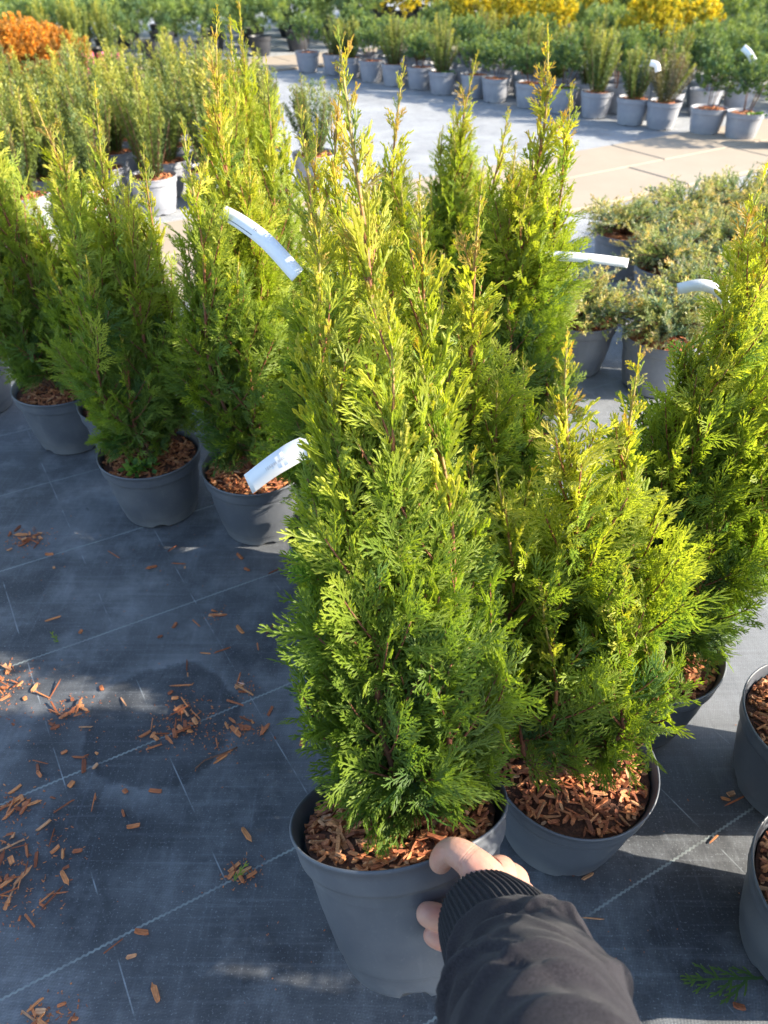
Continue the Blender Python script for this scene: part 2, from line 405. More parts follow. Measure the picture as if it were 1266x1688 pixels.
def thuja(seed, H, R, nst, PR, lean=(0, 0), dens=1.15, low=.03, tops=None, prof=None, stem_spread=.66, wisp=.34):
    """returns crown mesh and stem mesh, soil level at z = 0"""
    r = np.random.default_rng(seed); cl = Cloud(); st = MB()
    prof = prof or ([0, .07, .2, .42, .62, .82, 1], [.40, .80, 1.05, .92, .66, .42, .14])
    lean = np.array([lean[0], lean[1], 0.0])
    u = lambda a, b: r.uniform(a, b)
    def key(L):
        i = int(np.argmin([abs(L - s_) for s_ in SZ])); return (i, int(r.integers(0, 4))), L / SZ[i]
    def put(p, d, L, nrm, tv, rv):
        k, sc = key(L); sc = min(max(sc, .75), 1.3); cl.put(k, basis(d, nrm, u(-.5, .5)) * sc, p, tv, rv)
    stems = []
    heads = tops or [(1.0, 0, 0)] + [(u(.6, .95), 2 * math.pi * (i * .618 + u(-.05, .05)), u(.5, 1.1)) for i in range(nst // 2)] + [(u(.32, .62), 2 * math.pi * (i * .618 + .5), u(.9, 1.35)) for i in range(nst - nst // 2)]
    for hf, az, sp in heads:
        h = H * hf; out = R * stem_spread * sp; ph = u(0, 6.28); am = u(.004, .010)
        k = 26; tt = np.linspace(0, 1, k); rad = out * np.minimum(1, (tt * 2.2)) ** .8 * (1 - .25 * tt)
        P = np.stack([np.cos(az) * (rad + .006 * sp) + am * np.sin(5 * tt * 2 + ph) * tt, np.sin(az) * (rad + .006 * sp) + am * np.cos(6 * tt * 2 + ph) * tt, h * tt], 1)
        P += lean * ((P[:, 2:3] / H) ** 1.15)
        r0 = .0062 if hf == 1 else u(.0034, .0048)
        rd = r0 * (1 - tt) ** .75 + .0008
        P0 = P.copy(); P0[0, 2] -= .02
        bt = np.where(tt < .3, .1, np.clip((tt - .3) / .7, 0, 1) * .95 + .15)
        st.tube(P0, rd, 6, a=np.repeat(np.clip(bt + u(-.1, .1), 0, 1), 6))
        stems.append((P, h, hf, sp, az))
    for P, h, hf, sp, az0 in stems:
        T_ = unit(P[-1] - P[-3])
        for q_ in range(3): cl.put((4, int(r.integers(0, 4))), basis(unit(T_ + r.normal(size=3) * .10 * q_), r.normal(size=3)) * u(.4, .75), P[-1 - q_], .75, float(r.random()))
        Lst = h; ds = .0135 / dens; n = int(Lst / ds); ga = u(0, 6.28)
        for i in range(n):
            tt = (i + u(.2, .8)) / n; z = tt * h
            if z < low + .012: continue
            x = tt * (len(P) - 1); j = min(int(x), len(P) - 2); p = P[j] + (P[j + 1] - P[j]) * (x - j); T = unit(P[j + 1] - P[j])
            zf = z / H; wz = R * np.interp(zf, *prof)
            ga += 2.4 + u(-.5, .5); azd = ga
            axis = lean * zf ** 1.15; rp = p[:2] - axis[:2]; rr = np.linalg.norm(rp)
            o = np.array([math.cos(azd), math.sin(azd), 0])
            outward = (rp.dot(o[:2]) / (rr + 1e-6)) if rr > .005 else 0
            room = wz - rr * outward; tipz = 1 - tt                    # tipz: 0 at stem tip
            b = min(room * u(.5, 1.05), .022 + tipz * h * np.interp(zf, [0, .5, 1], [.5, .34, .22]))
            if tipz < wisp and hf > .5:
                d0 = unit(T * math.cos(.45) + np.array([math.cos(azd), math.sin(azd), 0]) * math.sin(.45) * u(.5, 1.3))
                cl.put((4, int(r.integers(0, 4))), basis(d0, r.normal(size=3)) * ((.45 + min(tipz, .3) * 3.8) * u(.55, 1.45)), p, float(np.clip(.42 + .25 * zf + u(-.12, .14), 0, 1)), float(r.random()))
                if tipz < .16:
                    d1 = unit(T * .9 + r.normal(size=3) * .35); cl.put((4, int(r.integers(0, 4))), basis(d1, r.normal(size=3)) * (.35 + tipz * 2.2) * u(.7, 1.3), p, float(np.clip(.5 + .25 * zf, 0, 1)), float(r.random()))
                if tipz < .10 or u(0, 1) < .5: continue
            b = max(b, .014)
            ang = math.radians(np.interp(zf, [0, .12, .35, .7, 1], [74, 56, 40, 27, 18]) + u(-9, 9))
            if tipz < .27: ang = math.radians(u(14, 36))
            d0 = unit(T * math.cos(ang) + o * math.sin(ang))
            rv = float(np.clip(r.normal(.5, .25), 0, 1))
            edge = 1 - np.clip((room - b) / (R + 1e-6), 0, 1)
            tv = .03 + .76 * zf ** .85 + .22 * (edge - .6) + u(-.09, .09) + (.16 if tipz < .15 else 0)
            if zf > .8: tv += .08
            if b < .045:
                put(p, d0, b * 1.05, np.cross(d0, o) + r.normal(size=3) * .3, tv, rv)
                continue
            # a twig carrying flat sprays on both sides, in an upright plane
            m = 7; s_ = np.linspace(0, 1, m); up = u(.25, .75) if zf > .1 else u(-.35, .35)
            Q = p + np.outer(s_ * b * .8, d0) + np.outer(s_ ** 2 * b * .8 * up, [0, 0, 1.0])
            st.tube(Q, .0014 * (1 - .6 * s_) * (1 + b * 4), 4, a=float(np.clip(.35 + zf * .6, 0, 1)))
            side = np.cross(d0, [0, 0, 1.0]); side = unit(side); plane_n = unit(side * math.cos(u(-.9, .9)) + np.array([0, 0, 1.0]) * u(-.6, .6))
            ns = max(3, int(b / .0085)); sg = 1
            for q_ in range(ns):
                f = (q_ + .6) / ns; x = f * (m - 1); jj = min(int(x), m - 2); pp = Q[jj] + (Q[jj + 1] - Q[jj]) * (x - jj); TT = unit(Q[jj + 1] - Q[jj])
                sd = np.cross(plane_n, TT) * sg; sg = -sg
                a_ = u(.5, .8); dd = unit(TT * math.cos(a_) + sd * math.sin(a_) + r.normal(size=3) * .10)
                LL = np.clip(b * .55 * (1 - .45 * f) + .014, .022, .062) * u(.8, 1.2)
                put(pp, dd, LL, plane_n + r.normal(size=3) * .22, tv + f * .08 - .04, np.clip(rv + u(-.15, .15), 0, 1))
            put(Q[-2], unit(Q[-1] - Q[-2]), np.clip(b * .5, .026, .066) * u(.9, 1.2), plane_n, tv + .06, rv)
    return cl, st

def leaves_mesh(name, P, D, L, Wd, mat, t, r):
    """one folded diamond leaf per point"""
    n = len(P); g_ = np.random.default_rng(3); D = D / (np.linalg.norm(D, axis=1, keepdims=True) + 1e-9)
    S = np.cross(D, g_.normal(size=(n, 3))); S /= np.linalg.norm(S, axis=1, keepdims=True) + 1e-9
    L = np.broadcast_to(L, (n,))[:, None]; Wd = np.broadcast_to(Wd, (n,))[:, None]
    V = np.stack([P, P + D * L * .45 + S * Wd / 2, P + D * L, P + D * L * .45 - S * Wd / 2], 1).reshape(-1, 3)
    F = np.arange(n * 4).reshape(-1, 4)
    return mesh_np(name, V, F, dict(t=np.repeat(np.clip(t, 0, 1), 4), r=np.repeat(np.clip(r, 0, 1), 4)), False, mat)

def upright_bush(name, seed, H, R, shoots, per, mat, leaf=(.017, .0036), flare=1.0):
    r = np.random.default_rng(seed); P = []; D = []; t = []; rr = []; st = MB()
    for i in range(shoots):
        az = r.uniform(0, 6.28); f = math.sqrt(r.random()); h = H * (1 - .45 * f * r.uniform(.5, 1.2)) * r.uniform(.75, 1.05)
        k = per; s = np.sort(r.random(k)) ** .85
        rad = R * f * (.25 + .75 * s * flare) + .01 * f
        bx = r.normal(size=2) * .015
        base = np.stack([np.cos(az) * rad + bx[0] * s, np.sin(az) * rad + bx[1] * s, h * (s * .96 + .04)], 1)
        dd = r.normal(size=(k, 3)); dd[:, 2] = np.abs(dd[:, 2]) * .7 + .8
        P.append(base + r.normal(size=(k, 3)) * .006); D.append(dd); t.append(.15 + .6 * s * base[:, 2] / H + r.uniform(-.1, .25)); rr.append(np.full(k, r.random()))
        if i % 3 == 0: st.tube(np.stack([np.cos(az) * (.006 + rad[[0, k // 3, 2 * k // 3, -1]]), np.sin(az) * (.006 + rad[[0, k // 3, 2 * k // 3, -1]]), base[[0, k // 3, 2 * k // 3, -1], 2]], 1), [.003, .0025, .002, .001], 4, a=.1)
    return leaves_mesh(name, np.concatenate(P), np.concatenate(D), leaf[0], leaf[1], mat, np.concatenate(t), np.concatenate(rr)), st

def ball_bush(name, seed, R, H, tufts, per, mat, leaf=(.05, .003), zc=.5, fill=.35):
    r = np.random.default_rng(seed); P = []; D = []; t = []; rr = []
    for i in range(tufts):
        v = unit(r.normal(size=3)); v[2] = v[2] if v[2] > -.45 else -v[2] * .6; v = unit(v)
        rad = (fill + (1 - fill) * r.random() ** .45) * (1 + .13 * math.sin(v[0] * 6 + seed) * math.cos(v[1] * 5 + v[2] * 4))
        c = np.array([v[0] * R * rad, v[1] * R * rad, H * zc + v[2] * H * (1 - zc) * rad])
        d = unit(v * .8 + np.array([0, 0, .8])); k = per
        P.append(c - d * .035 * r.random((k, 1))); dd = d * .9 + r.normal(size=(k, 3)) * .55; D.append(dd)
        t.append(np.full(k, .15 + .75 * max(0, rad - fill) * (.5 + .5 * v[2]) + r.uniform(-.15, .25))); rr.append(np.full(k, r.random()))
    return leaves_mesh(name, np.concatenate(P), np.concatenate(D), leaf[0], leaf[1], mat, np.concatenate(t), np.concatenate(rr))

def juniper_mesh(seed, R, H):
    """spreading juniper: arching branches clothed in short feathery shoots"""
    r = np.random.default_rng(seed); st = MB(); P = []; D = []; t = []; rr = []
    for i in range(70):
        az = r.uniform(0, 6.28); b = R * r.uniform(.3, 1.0); rise = H * r.uniform(.35, 1.0) * (1.15 - .45 * b / R)
        s = np.linspace(0, 1, 6); o = np.array([math.cos(az), math.sin(az), 0])
        Q = np.outer(s * b, o) + np.outer(rise * (s ** .7) - .03 * s ** 3, [0, 0, 1.0]); st.tube(Q, .003 * (1 - .7 * s), 4, a=.2)
        rv = r.random(); tv = r.uniform(0, .3)
        for k in range(11):
            f = .25 + .75 * (k + r.random()) / 11; x = f * 5; j = min(int(x), 4); p = Q[j] + (Q[j + 1] - Q[j]) * (x - j)
            T = unit(Q[j + 1] - Q[j]); d = unit(T * .8 + r.normal(size=3) * .55 + np.array([0, 0, .45])); l = r.uniform(.025, .055)
            m = 16; u_ = r.random((m, 1)); P.append(p + d * l * u_); dd = d * .9 + r.normal(size=(m, 3)) * .5; D.append(dd)
            t.append(tv + f * .35 + u_[:, 0] * .3 + r.uniform(-.05, .05)); rr.append(np.full(m, np.clip(rv + r.uniform(-.2, .2), 0, 1)))
    return leaves_mesh('foliage', np.concatenate(P), np.concatenate(D), .013, .0042, M['juniper'], np.concatenate(t), np.concatenate(rr)), st

# ------------------------------------------------------------------ pots, mulch, chips
def chip_geo(r, L, Wd, T):
    """an irregular splinter with slanted, chewed ends"""
    k = 4; xs = np.array([-.5, r.uniform(-.42, -.25), r.uniform(.2, .42), .5]) * L; bend = r.uniform(-.12, .12) * L; tw = r.uniform(-.5, .5)
    rings = []
    for i, x in enumerate(xs):
        e = r.uniform(.8, 1.1) if 0 < i < k - 1 else r.uniform(.15, .95); w_ = Wd * e * r.uniform(.85, 1.1) / 2; h_ = T * (e * .6 + .4) / 2
        a = tw * (x / L); ca, sa = math.cos(a), math.sin(a); zz = bend * (1 - (2 * x / L) ** 2)
        q = [(-w_, -h_), (w_, -h_ * r.uniform(.5, 1)), (w_ * r.uniform(.8, 1), h_), (-w_ * r.uniform(.7, 1), h_ * r.uniform(.6, 1))]
        rings.append([(x + r.uniform(-.08, .08) * L * (i in (0, k - 1)), y * ca - z * sa, y * sa + z * ca + zz) for y, z in q])
    return np.array(rings)
def rotm(ax, ay, az): return np.array(Euler((ax, ay, az)).to_matrix())
def mulch_mesh(name, seed, rad, n, zamp=.006, big=1.0):
    r = np.random.default_rng(seed); mb = MB()
    th = np.linspace(0, 2 * np.pi, 28, endpoint=False)
    surf = lambda x, y: zamp * (1 - (x * x + y * y) / rad ** 2) + .002 * math.sin(x * 70 + seed) * math.cos(y * 60)
    for i in range(n):
        a = r.uniform(0, 6.28); q = rad * .97 * math.sqrt(r.random()); x, y = q * math.cos(a), q * math.sin(a)
        L = r.uniform(.010, .030) * big; Wd = r.uniform(.003, .0075) * big; T = r.uniform(.0015, .0035) * big
        if q + L / 2 > rad: L *= .5
        g_ = chip_geo(r, L, Wd, T).reshape(-1, 3) @ rotm(r.uniform(-.6, .6), r.uniform(-.4, .4), r.uniform(0, 6.28)).T + np.array([x, y, surf(x, y) + r.uniform(0, .007)])
        mb.grid(g_.reshape(4, 4, 3), True, True, True, a=r.random())
    me = mb.mesh(name, M['chip'], False)
    sb = MB(); rr = np.linspace(0, rad, 8)
    P = [[(q * math.cos(t_), q * math.sin(t_), surf(q * math.cos(t_), q * math.sin(t_)) - .001) for t_ in th] for q in np.maximum(rr, .001)[::-1]]
    sb.grid(P, True, False, True); return me, sb.mesh(name + '_soil', M['soil'])

def pot_mesh(name, mat, h=.185, R=.13, deform=None, soil=.020, seg=64):
    """lathe: thick rolled lip, rim band with a step, tapering wall, foot notches, base, inside wall"""
    k = R / .13; hb = h
    prof = [(.1195 * k, hb - soil - .03), (.1225 * k, hb - .012), (.1262 * k, hb - .0035), (.1272 * k, hb), (.1288 * k, hb + .0004), (.1300 * k, hb - .0012),
            (.1298 * k, hb - .0042), (.1282 * k, hb - .0056), (.1274 * k, hb - .015), (.1266 * k, hb - .030), (.1260 * k, hb - .0335), (.1225 * k, hb - .0355),
            (.1200 * k, hb - .037), (.1185 * k, hb - .046), (.1140 * k, hb * .50), (.1035 * k, .034), (.1022 * k, .0315), (.1008 * k, .0295), (.0962 * k, .006), (.0945 * k, .0015), (.091 * k, 0)]
    th = np.linspace(0, 2 * np.pi, seg, endpoint=False); rings = []
    for q, z in prof:
        row = []
        for t_ in th:
            rr = q; zz = z
            if z < .010 and (int((t_ / (2 * np.pi)) * 8 + .5) % 2 == 0) and abs(((t_ / (2 * np.pi)) * 8 + .5) % 1 - .5) < .22: zz = z + .008; rr = q + .0008
            x, y = rr * math.cos(t_), rr * math.sin(t_)
            if deform: x, y, zz = deform(x, y, zz, h)
            row.append((x, y, zz))
        rings.append(row)
    mb = MB(); mb.grid(rings[::-1], True, True, False); return mb.mesh(name, mat)

POT = pot_mesh('pot', M['pot']); POT_L = pot_mesh('pot', M['pot_light'], seg=32); POT_D = pot_mesh('pot', M['pot_dark'], h=.20, R=.14, seg=32)
M['pot_mid'] = mat_pot('mid_grey_pot_plastic', (.17, .18, .215), (.28, .29, .31))
POT_M = pot_mesh('pot', M['pot_mid'])
POT_P = pot_mesh('pot', M['pot_pink'], seg=32)
MULCH = [mulch_mesh('bark_mulch', 20 + i, .119, 520) for i in range(2)]
MULCH_FAR = mulch_mesh('bark_mulch', 31, .119, 130, .006, 1.5)

def add_part(root, name, me, loc=(0, 0, 0), rz=0, **k):
    o = obj(name, me, root, loc, (0, 0, rz)); return tag(o, **k)
def potted(name, loc, label, cat, group, potme, mulch, crown, stems, rz=0, s=1.0, soil_z=.165, extra=None, rot=None):
    root = empty(name, loc, rot or (0, 0, rz), label=label, cat=cat, group=group); root.scale = (s, s, s)
    add_part(root, 'pot', potme)
    if mulch:
        m_ = add_part(root, 'bark_mulch', mulch[0], (0, 0, soil_z), kind='stuff'); add_part(root, 'soil', mulch[1], (0, 0, soil_z))
    add_part(root, 'foliage', crown, (0, 0, soil_z))
    if stems: add_part(root, 'stem', stems, (0, 0, soil_z))
    return root

# ------------------------------------------------------------------ the thujas
def squash(x, y, z, h):
    f = max(0, (z - h * .45) / (h * .55)) ** 1.5
    a = math.atan2(y, x); r_ = math.hypot(x, y)
    # the hand pulls the lip towards the right front; flatter between
    k = 1 + f * (.035 * math.cos(2 * (a - math.radians(12))) - .035 * math.exp(-((a + math.radians(62)) / .45) ** 2) + .03 * math.exp(-((a + math.radians(20)) / .4) ** 2))
    return x * k, y * k, z
MAIN_POT = pot_mesh('pot', M['pot'], h=.187, deform=squash, seg=96)
cl, st = thuja(11, .880, .118, 9, PR_HI, lean=(.053, .0), dens=1.35, prof=([0, .06, .15, .3, .5, .75, 1], [.55, .98, 1.25, .98, .66, .38, .13]),
               wisp=.42, tops=[(1.0, 0, 0), (.92, 2.8, .9), (.88, 1.0, .6), (.76, 2.2, .8), (.72, .8, 1.0), (.80, 3.6, .8), (.82, .2, 1.0), (.70, 5.0, 1.0), (.64, 4.1, 1.0), (.62, 5.8, 1.1), (.55, 1.8, 1.0), (.46, 2.7, 1.1), (.42, 4.5, 1.2), (.38, 3.3, 1.4), (.40, .0, 1.4), (.33, 5.3, 1.3)], low=.02)
MAIN_C = cl.mesh('foliage', PR_HI, M['thuja']); MAIN_S = st.mesh('stem', M['bark'])
mroot = potted('potted_thuja', (.0445, .4029, .1975), 'tilted potted thuja held up by the rim, closest to the camera', 'potted thuja', 'young thujas in grey pots',
               MAIN_POT, mulch_mesh('bark_mulch', 77, .1185, 760), MAIN_C, MAIN_S, rot=(0, 0, 0), soil_z=.170)
uz = Vector((-.15095, .47905, .86471)).normalized(); ux = Vector((0, 1, 0)).cross(uz).normalized(); uy = uz.cross(ux)
for ch in mroot.children:
    if ch.name.startswith(('foliage', 'stem')): ch.location.x = .022
mroot.matrix_world = Matrix.Translation((.0445, .4029, .1975)) @ Matrix((ux, uy, uz)).transposed().to_4x4()

def variant(seed, H, R, n, lean, dens=.95, PR=PR_LO, **k):
    c_, s_ = thuja(seed, H, R, n, PR, lean, dens, **k); return c_.mesh('foliage', PR, M['thuja']), s_.mesh('stem', M['bark'])
VA = variant(21, .82, .16, 10, (.05, .02)); VB = variant(22, .88, .16, 10, (.03, .0)); VC = variant(23, .76, .155, 10, (.0, .03))
VN = variant(24, .71, .150, 9, (-.11, .02), 1.1, PR_HI, low=.05, prof=([0, .1, .25, .5, .7, .85, 1], [.30, .60, 1.0, 1.05, .62, .35, .1]), tops=[(1, 0, 0), (.96, .3, .9), (.8, 3.3, 1.0), (.72, 2.2, .9), (.66, 5.2, 1), (.6, 4.2, 1.1), (.55, 1.2, 1), (.45, 5.9, 1.2), (.42, 3.8, 1.2)])
VR = variant(25, .82, .165, 10, (.05, .13), 1.05, PR_HI)
GRP = 'young thujas in grey pots'
near = [ # x, y, variant, rotation, scale, label
 (.297, .667, VN, 0.0, 1.0, 'bushy thuja with two brown-tipped leaders, in the pot touching the held pot on its right'),
 (.485, .905, VR, 0.0, 1.0, 'wide bright thuja whose pot edge shows just behind the bushy two-leader thuja'),
 (-.080, 1.232, VB, 1.0, 1.0, 'thuja mostly hidden directly behind the held one, carrying the bent white label'),
 (-.313, 1.486, VB, 0.3, 1.04, 'tall red-stemmed thuja with a slanted white label, nearest left of the held one'),
 (-.590, 1.553, VA, 0.2, .97, 'thuja in the nearest left pot with reddish bark and a small weed'),
 (-.713, 1.796, VC, 2.0, 1.0, 'thuja in the pot half hidden behind the left pot with the weed'),
 (-.930, 1.890, VA, 2.6, 1.0, 'leftmost thuja, its whole pot visible at the left edge of the fabric'),
 (.150, 1.080, VC, 2.5, 1.0, 'yellowish thuja close behind the held one, its foliage showing right of it'),
 (.310, 1.640, VB, 4.6, 1.0, 'thuja with a horizontal white label behind the bushy two-leader thuja'),
 (.215, 2.340, VC, 4.0, 1.0, 'farthest small thuja with a single upright tip, before the slab path'),
 (-.360, 1.960, VA, 5.5, 1.12, 'thuja whose tall tip rises beside the red-stemmed one, pot hidden'),
 (.000, 1.640, VC, 5.0, 1.08, 'dark thuja filling the gap behind the hidden pot, centre of the group'),
 (.900, 1.400, VA, 1.4, 1.0, 'yellow-green thuja cut by the right edge of the photo, above the sunny fabric'),
 (-1.29, 2.080, VB, 1.9, .92, 'thuja at the far left edge, only one side of its foliage in view'),
 (.728, .741, VC, 3.0, 1.0, 'thuja in the upper of two pots cut by the right edge'),
 (.637, .470, VA, 3.6, 1.0, 'thuja in the lower of two pots cut by the right edge'),
 (.86, .20, VB, 3.0, 1.0, 'thuja standing outside the photo, past its lower right corner'),  # added out of view so its shadow falls on the nearest fabric
]
roots = []
for i, (x, y, v, rz, s, lab) in enumerate(near):
    roots.append(potted('potted_thuja', (x, y, .003), lab, 'potted thuja', GRP, POT, MULCH[i % 2], v[0], v[1], rz, s if s < 1 else 1.0))
    w_ = {'thuja in the upper': .55, 'thuja in the lower': .72, 'thuja with a horizon': 1.18, 'yellowish thuja clos': 1.1}.get(lab[:20] if not lab.startswith('thuja in the') else lab[:18], 1)
    for ch in roots[-1].children:
        if ch.name.startswith(('foliage', 'stem')): ch.scale = (w_, w_, 1)
    if s > 1:
        for ch in roots[-1].children:
            if ch.name.startswith(('foliage', 'stem')): ch.scale = (w_, w_, s)
# small weed in the nearest left pot
def weed_mesh(seed, R, n, leaf=(.022, .015)):
    r = np.random.default_rng(seed); P = r.normal(size=(n, 3)) * [R * .5, R * .5, R * .2]; P[:, 2] = np.abs(P[:, 2]); D = P * 1.0 + r.normal(size=(n, 3)) * .01; D[:, 2] += .01
    return leaves_mesh('weed', P, D, leaf[0], leaf[1], M['weed'], r.random(n) * .6 + .1, r.random(n))
WEED = weed_mesh(5, .03, 60)
wd = obj('weed', WEED, None, (-.592, 1.485, .172)); tag(wd, 'small leafy weed growing in the mulch of the nearest left pot', 'weed')

# ------------------------------------------------------------------ shrub fields behind
YEWS = []
for i in range(4):
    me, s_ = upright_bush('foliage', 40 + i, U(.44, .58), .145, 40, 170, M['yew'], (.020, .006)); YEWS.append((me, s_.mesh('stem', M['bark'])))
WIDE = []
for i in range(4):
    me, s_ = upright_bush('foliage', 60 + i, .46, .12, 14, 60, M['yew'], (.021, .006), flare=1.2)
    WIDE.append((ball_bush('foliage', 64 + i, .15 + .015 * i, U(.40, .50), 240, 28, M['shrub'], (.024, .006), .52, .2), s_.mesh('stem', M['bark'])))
me, s_ = upright_bush('foliage', 70, .48, .16, 40, 140, M['rust'], (.02, .0055), flare=1.2); RUST = (me, s_.mesh('stem', M['bark']))
def field(name, lab, cat, grp, spots, kinds, potme, mulch=True, s=(.9, 1.1), labels=None):
    for i, (x, y) in enumerate(spots):
        k = kinds[int(rng.integers(0, len(kinds)))]
        l_ = labels[i] if labels and i < len(labels) and labels[i] else lab
        root = empty(name, (x, y, .003), (0, 0, U(0, 6.28)), label=l_, cat=cat, group=grp); 
        add_part(root, 'pot', potme)
        sc = U(*s)
        f_ = add_part(root, 'foliage', k[0], (0, 0, .165)); f_.scale = (1, 1, sc)
        if k[1]: add_part(root, 'stem', k[1], (0, 0, .165)).scale = (1, 1, sc)
        if mulch: add_part(root, 'bark_mulch', MULCH_FAR[0], (0, 0, .165), kind='stuff'); add_part(root, 'soil', MULCH_FAR[1], (0, 0, .165))
def dn(d, n): v = PD * d + PN * n; return float(v[0]), float(v[1])
# left yew field: rows parallel to the slab path, right edge running back
left = []
for r_ in range(6):
    n_ = 4.16 + r_ * .32
    d_edge = 2.15 - r_ * .01
    for c_ in range(13):
        d_ = d_edge - c_ * .315 - (.15 if r_ % 2 else 0)
        x, y = dn(d_ + U(-.03, .03), n_ + U(-.03, .03))
        if x > -.50 * y - .6: left.append((x, y))
field('potted_yew', 'slim upright yew in a grey pot in the dense field left of the grey aisle', 'potted yew', 'yews in the left field', left, YEWS, POT_L)
# right field: front edge row, then deeper rows
A = np.array([2.80, 5.62]); B = np.array([-.95, 9.3]); ed = (B - A) / np.linalg.norm(B - A); en = np.array([-ed[1], ed[0]]) * -1
front = []; nfr = 17
for i in range(nfr): front.append(tuple(A + ed * i * .315 + en * (.03 * (i % 2)) + rng.normal(size=2) * .02))
ords = ['first', 'second', 'third', 'fourth', 'fifth', 'sixth', 'seventh', 'eighth', 'ninth', 'tenth', 'eleventh', 'twelfth', 'thirteenth', 'fourteenth', 'fifteenth', 'sixteenth', 'seventeenth']
labs = ['%s shrub from the right in the front row of grey pots beyond the slab path' % o for o in ords]
labs[3] = 'reddish brown tinged shrub in a grey pot of the front row beyond the slab path'
kinds = [WIDE, [WIDE[1]], WIDE, [RUST]]
for i, p_ in enumerate(front):
    field('potted_shrub', labs[i], 'potted shrub', 'shrubs in the right field', [p_], kinds[i] if i < 4 else WIDE + YEWS, POT_L, s=(.72, .95))
back = []
for r_ in range(1, 4):
    for i in range(-2 - r_ // 2, 17):
        p_ = A + ed * (i * .33 + (.16 if r_ % 2 else 0)) + en * (r_ * .36) + rng.normal(size=2) * .03
        nn = PN[0] * p_[0] + PN[1] * p_[1]
        if 4.1 < nn < 8.0 and p_[1] > 5.2 and abs(p_[0]) < .56 * p_[1] + .5: back.append(tuple(p_))
field('potted_shrub', 'upright green shrub behind the front row of the right field', 'potted shrub', 'shrubs in the right field', back, WIDE + YEWS, POT_L, mulch=False, s=(.75, .95))
for i in (0, 1, 6, 10):
    w_ = obj('weed', WEED, None, (front[i][0] + .05, front[i][1] - .06, .172)); w_.scale = (1.5, 1.1, 1)
    tag(w_, 'pale green weed in the pot of the %s front-row shrub from the right' % ords[i], 'weed', 'weeds in the front row pots')

# prostrate junipers at the right
JUN = []
for i in range(3):
    c_, s_ = juniper_mesh(80 + i, U(.20, .24), .19); JUN.append((c_, s_.mesh('stem', M['bark'])))
jun = [(.90, 2.22, 'low juniper in the grey pot standing alone nearest the thujas'), (.66, 2.36, 'low juniper with its pot edge beside the horizontal white label')]
js = []
for r_ in range(3):
    for c_ in range(7):
        x, y = dn(2.25 + c_ * .37 + (.18 if r_ % 2 else 0), 1.50 + r_ * .34)
        x += U(-.04, .04); y += U(-.04, .04)
        if x < .56 * y + .25 and x > .85 and math.hypot(x - .9, y - 2.22) > .3: js.append((x, y, 'spreading juniper with peach-tinted tips in the crowded patch by the path'))
for x, y, lab in jun + js:
    k = JUN[int(rng.integers(0, 3))]
    s0 = potted('potted_juniper', (x, y, .003), lab, 'potted juniper', 'junipers before the slab path', POT_M, MULCH[0], k[0], k[1], U(0, 6.28), 1.0)

# far beds beyond the second path
def balls(mat, n, R, H, leaf, seed, tuf=170, per=26): return [(ball_bush('foliage', seed + i, R, H, tuf, per, mat, leaf), None) for i in range(n)]
PINES = balls(M['pine'], 3, .36, .60, (.06, .006), 90, 240, 30); GOLD = balls(M['gold'], 2, .32, .80, (.045, .012), 95, 240, 30); ORG = balls(M['orange'], 2, .34, .50, (.028, .008), 98, 420, 34)
def far_row(name, lab, cat, grp, spots, kinds, potme, s=1.0, pz=.20):
    for x, y in spots:
        k = kinds[int(rng.integers(0, len(kinds)))]
        root = empty(name, (x, y, .003), (0, 0, U(0, 6.28)), label=lab, cat=cat, group=grp); ss = s * U(.9, 1.1); root.scale = (ss,) * 3
        add_part(root, 'pot', potme); add_part(root, 'foliage', k[0], (0, 0, pz)); 
far = []
for r_ in range(5):
    for c_ in range(22):
        x, y = dn(-1.2 + c_ * .62 + U(-.08, .08) + (.3 if r_ % 2 else 0), 9.66 + r_ * .80 + U(-.08, .08))
        if abs(x) < .56 * y + .4: far.append((x, y, r_))
far_row('potted_pine', 'round dwarf pine in a dark pot beyond the far slab path', 'potted pine', 'dwarf pines beyond the far path', [(x, y) for x, y, r in far if x < -.2 or x > 5.0], PINES, POT_D, 1.05, .10)
far_row('potted_conifer', 'golden yellow conifer in the far rows at the top of the photo', 'potted conifer', 'golden conifers in the far beds', [(x, y) for x, y, r in far if -.2 <= x <= 5.0], GOLD, POT_D, 1.1, .12)
gl = []
for r_ in range(3):
    for i in range(-1, 12):
        p_ = A + ed * (i * .52 + (.26 if r_ % 2 else 0)) + en * (1.62 + r_ * .55) + rng.normal(size=2) * .05
        nn = PN[0] * p_[0] + PN[1] * p_[1]
        if nn < 8.1: gl.append(tuple(p_))
far_row('potted_conifer', 'golden conifer in a pale pot just behind the right field', 'potted conifer', 'golden conifers behind the right field', gl, GOLD + PINES[:1], POT_L, .80, .165)
org = [(-3.2, 6.9), (-3.0, 7.35), (-3.5, 7.3), (-3.75, 6.9), (-3.2, 7.75), (-3.9, 7.6), (-3.65, 8.0), (-4.3, 7.3), (-2.95, 6.75), (-3.45, 6.55), (-2.75, 7.1)]
far_row('potted_conifer', 'orange conifer in the cluster at the top left corner', 'potted conifer', 'orange conifers at the top left', org, ORG, POT_D, 1.0, .12)
far_row('potted_shrub', 'shrub in a bright pink pot behind the left yew field', 'potted shrub', 'pink pots behind the left field', [(-3.45, 8.9), (-3.15, 8.95), (-2.9, 9.1)], [(YEWS[0][0], None)], POT_P, 1.0, .165)
pin2 = []
for r_ in range(4):
    for c_ in range(14):
        x, y = dn(3.6 + c_ * .62 + U(-.06, .06), 5.9 + r_ * .65 + U(-.06, .06))
        if 2.6 < x < .56 * y + .4 and y > 7.9: pin2.append((x, y))
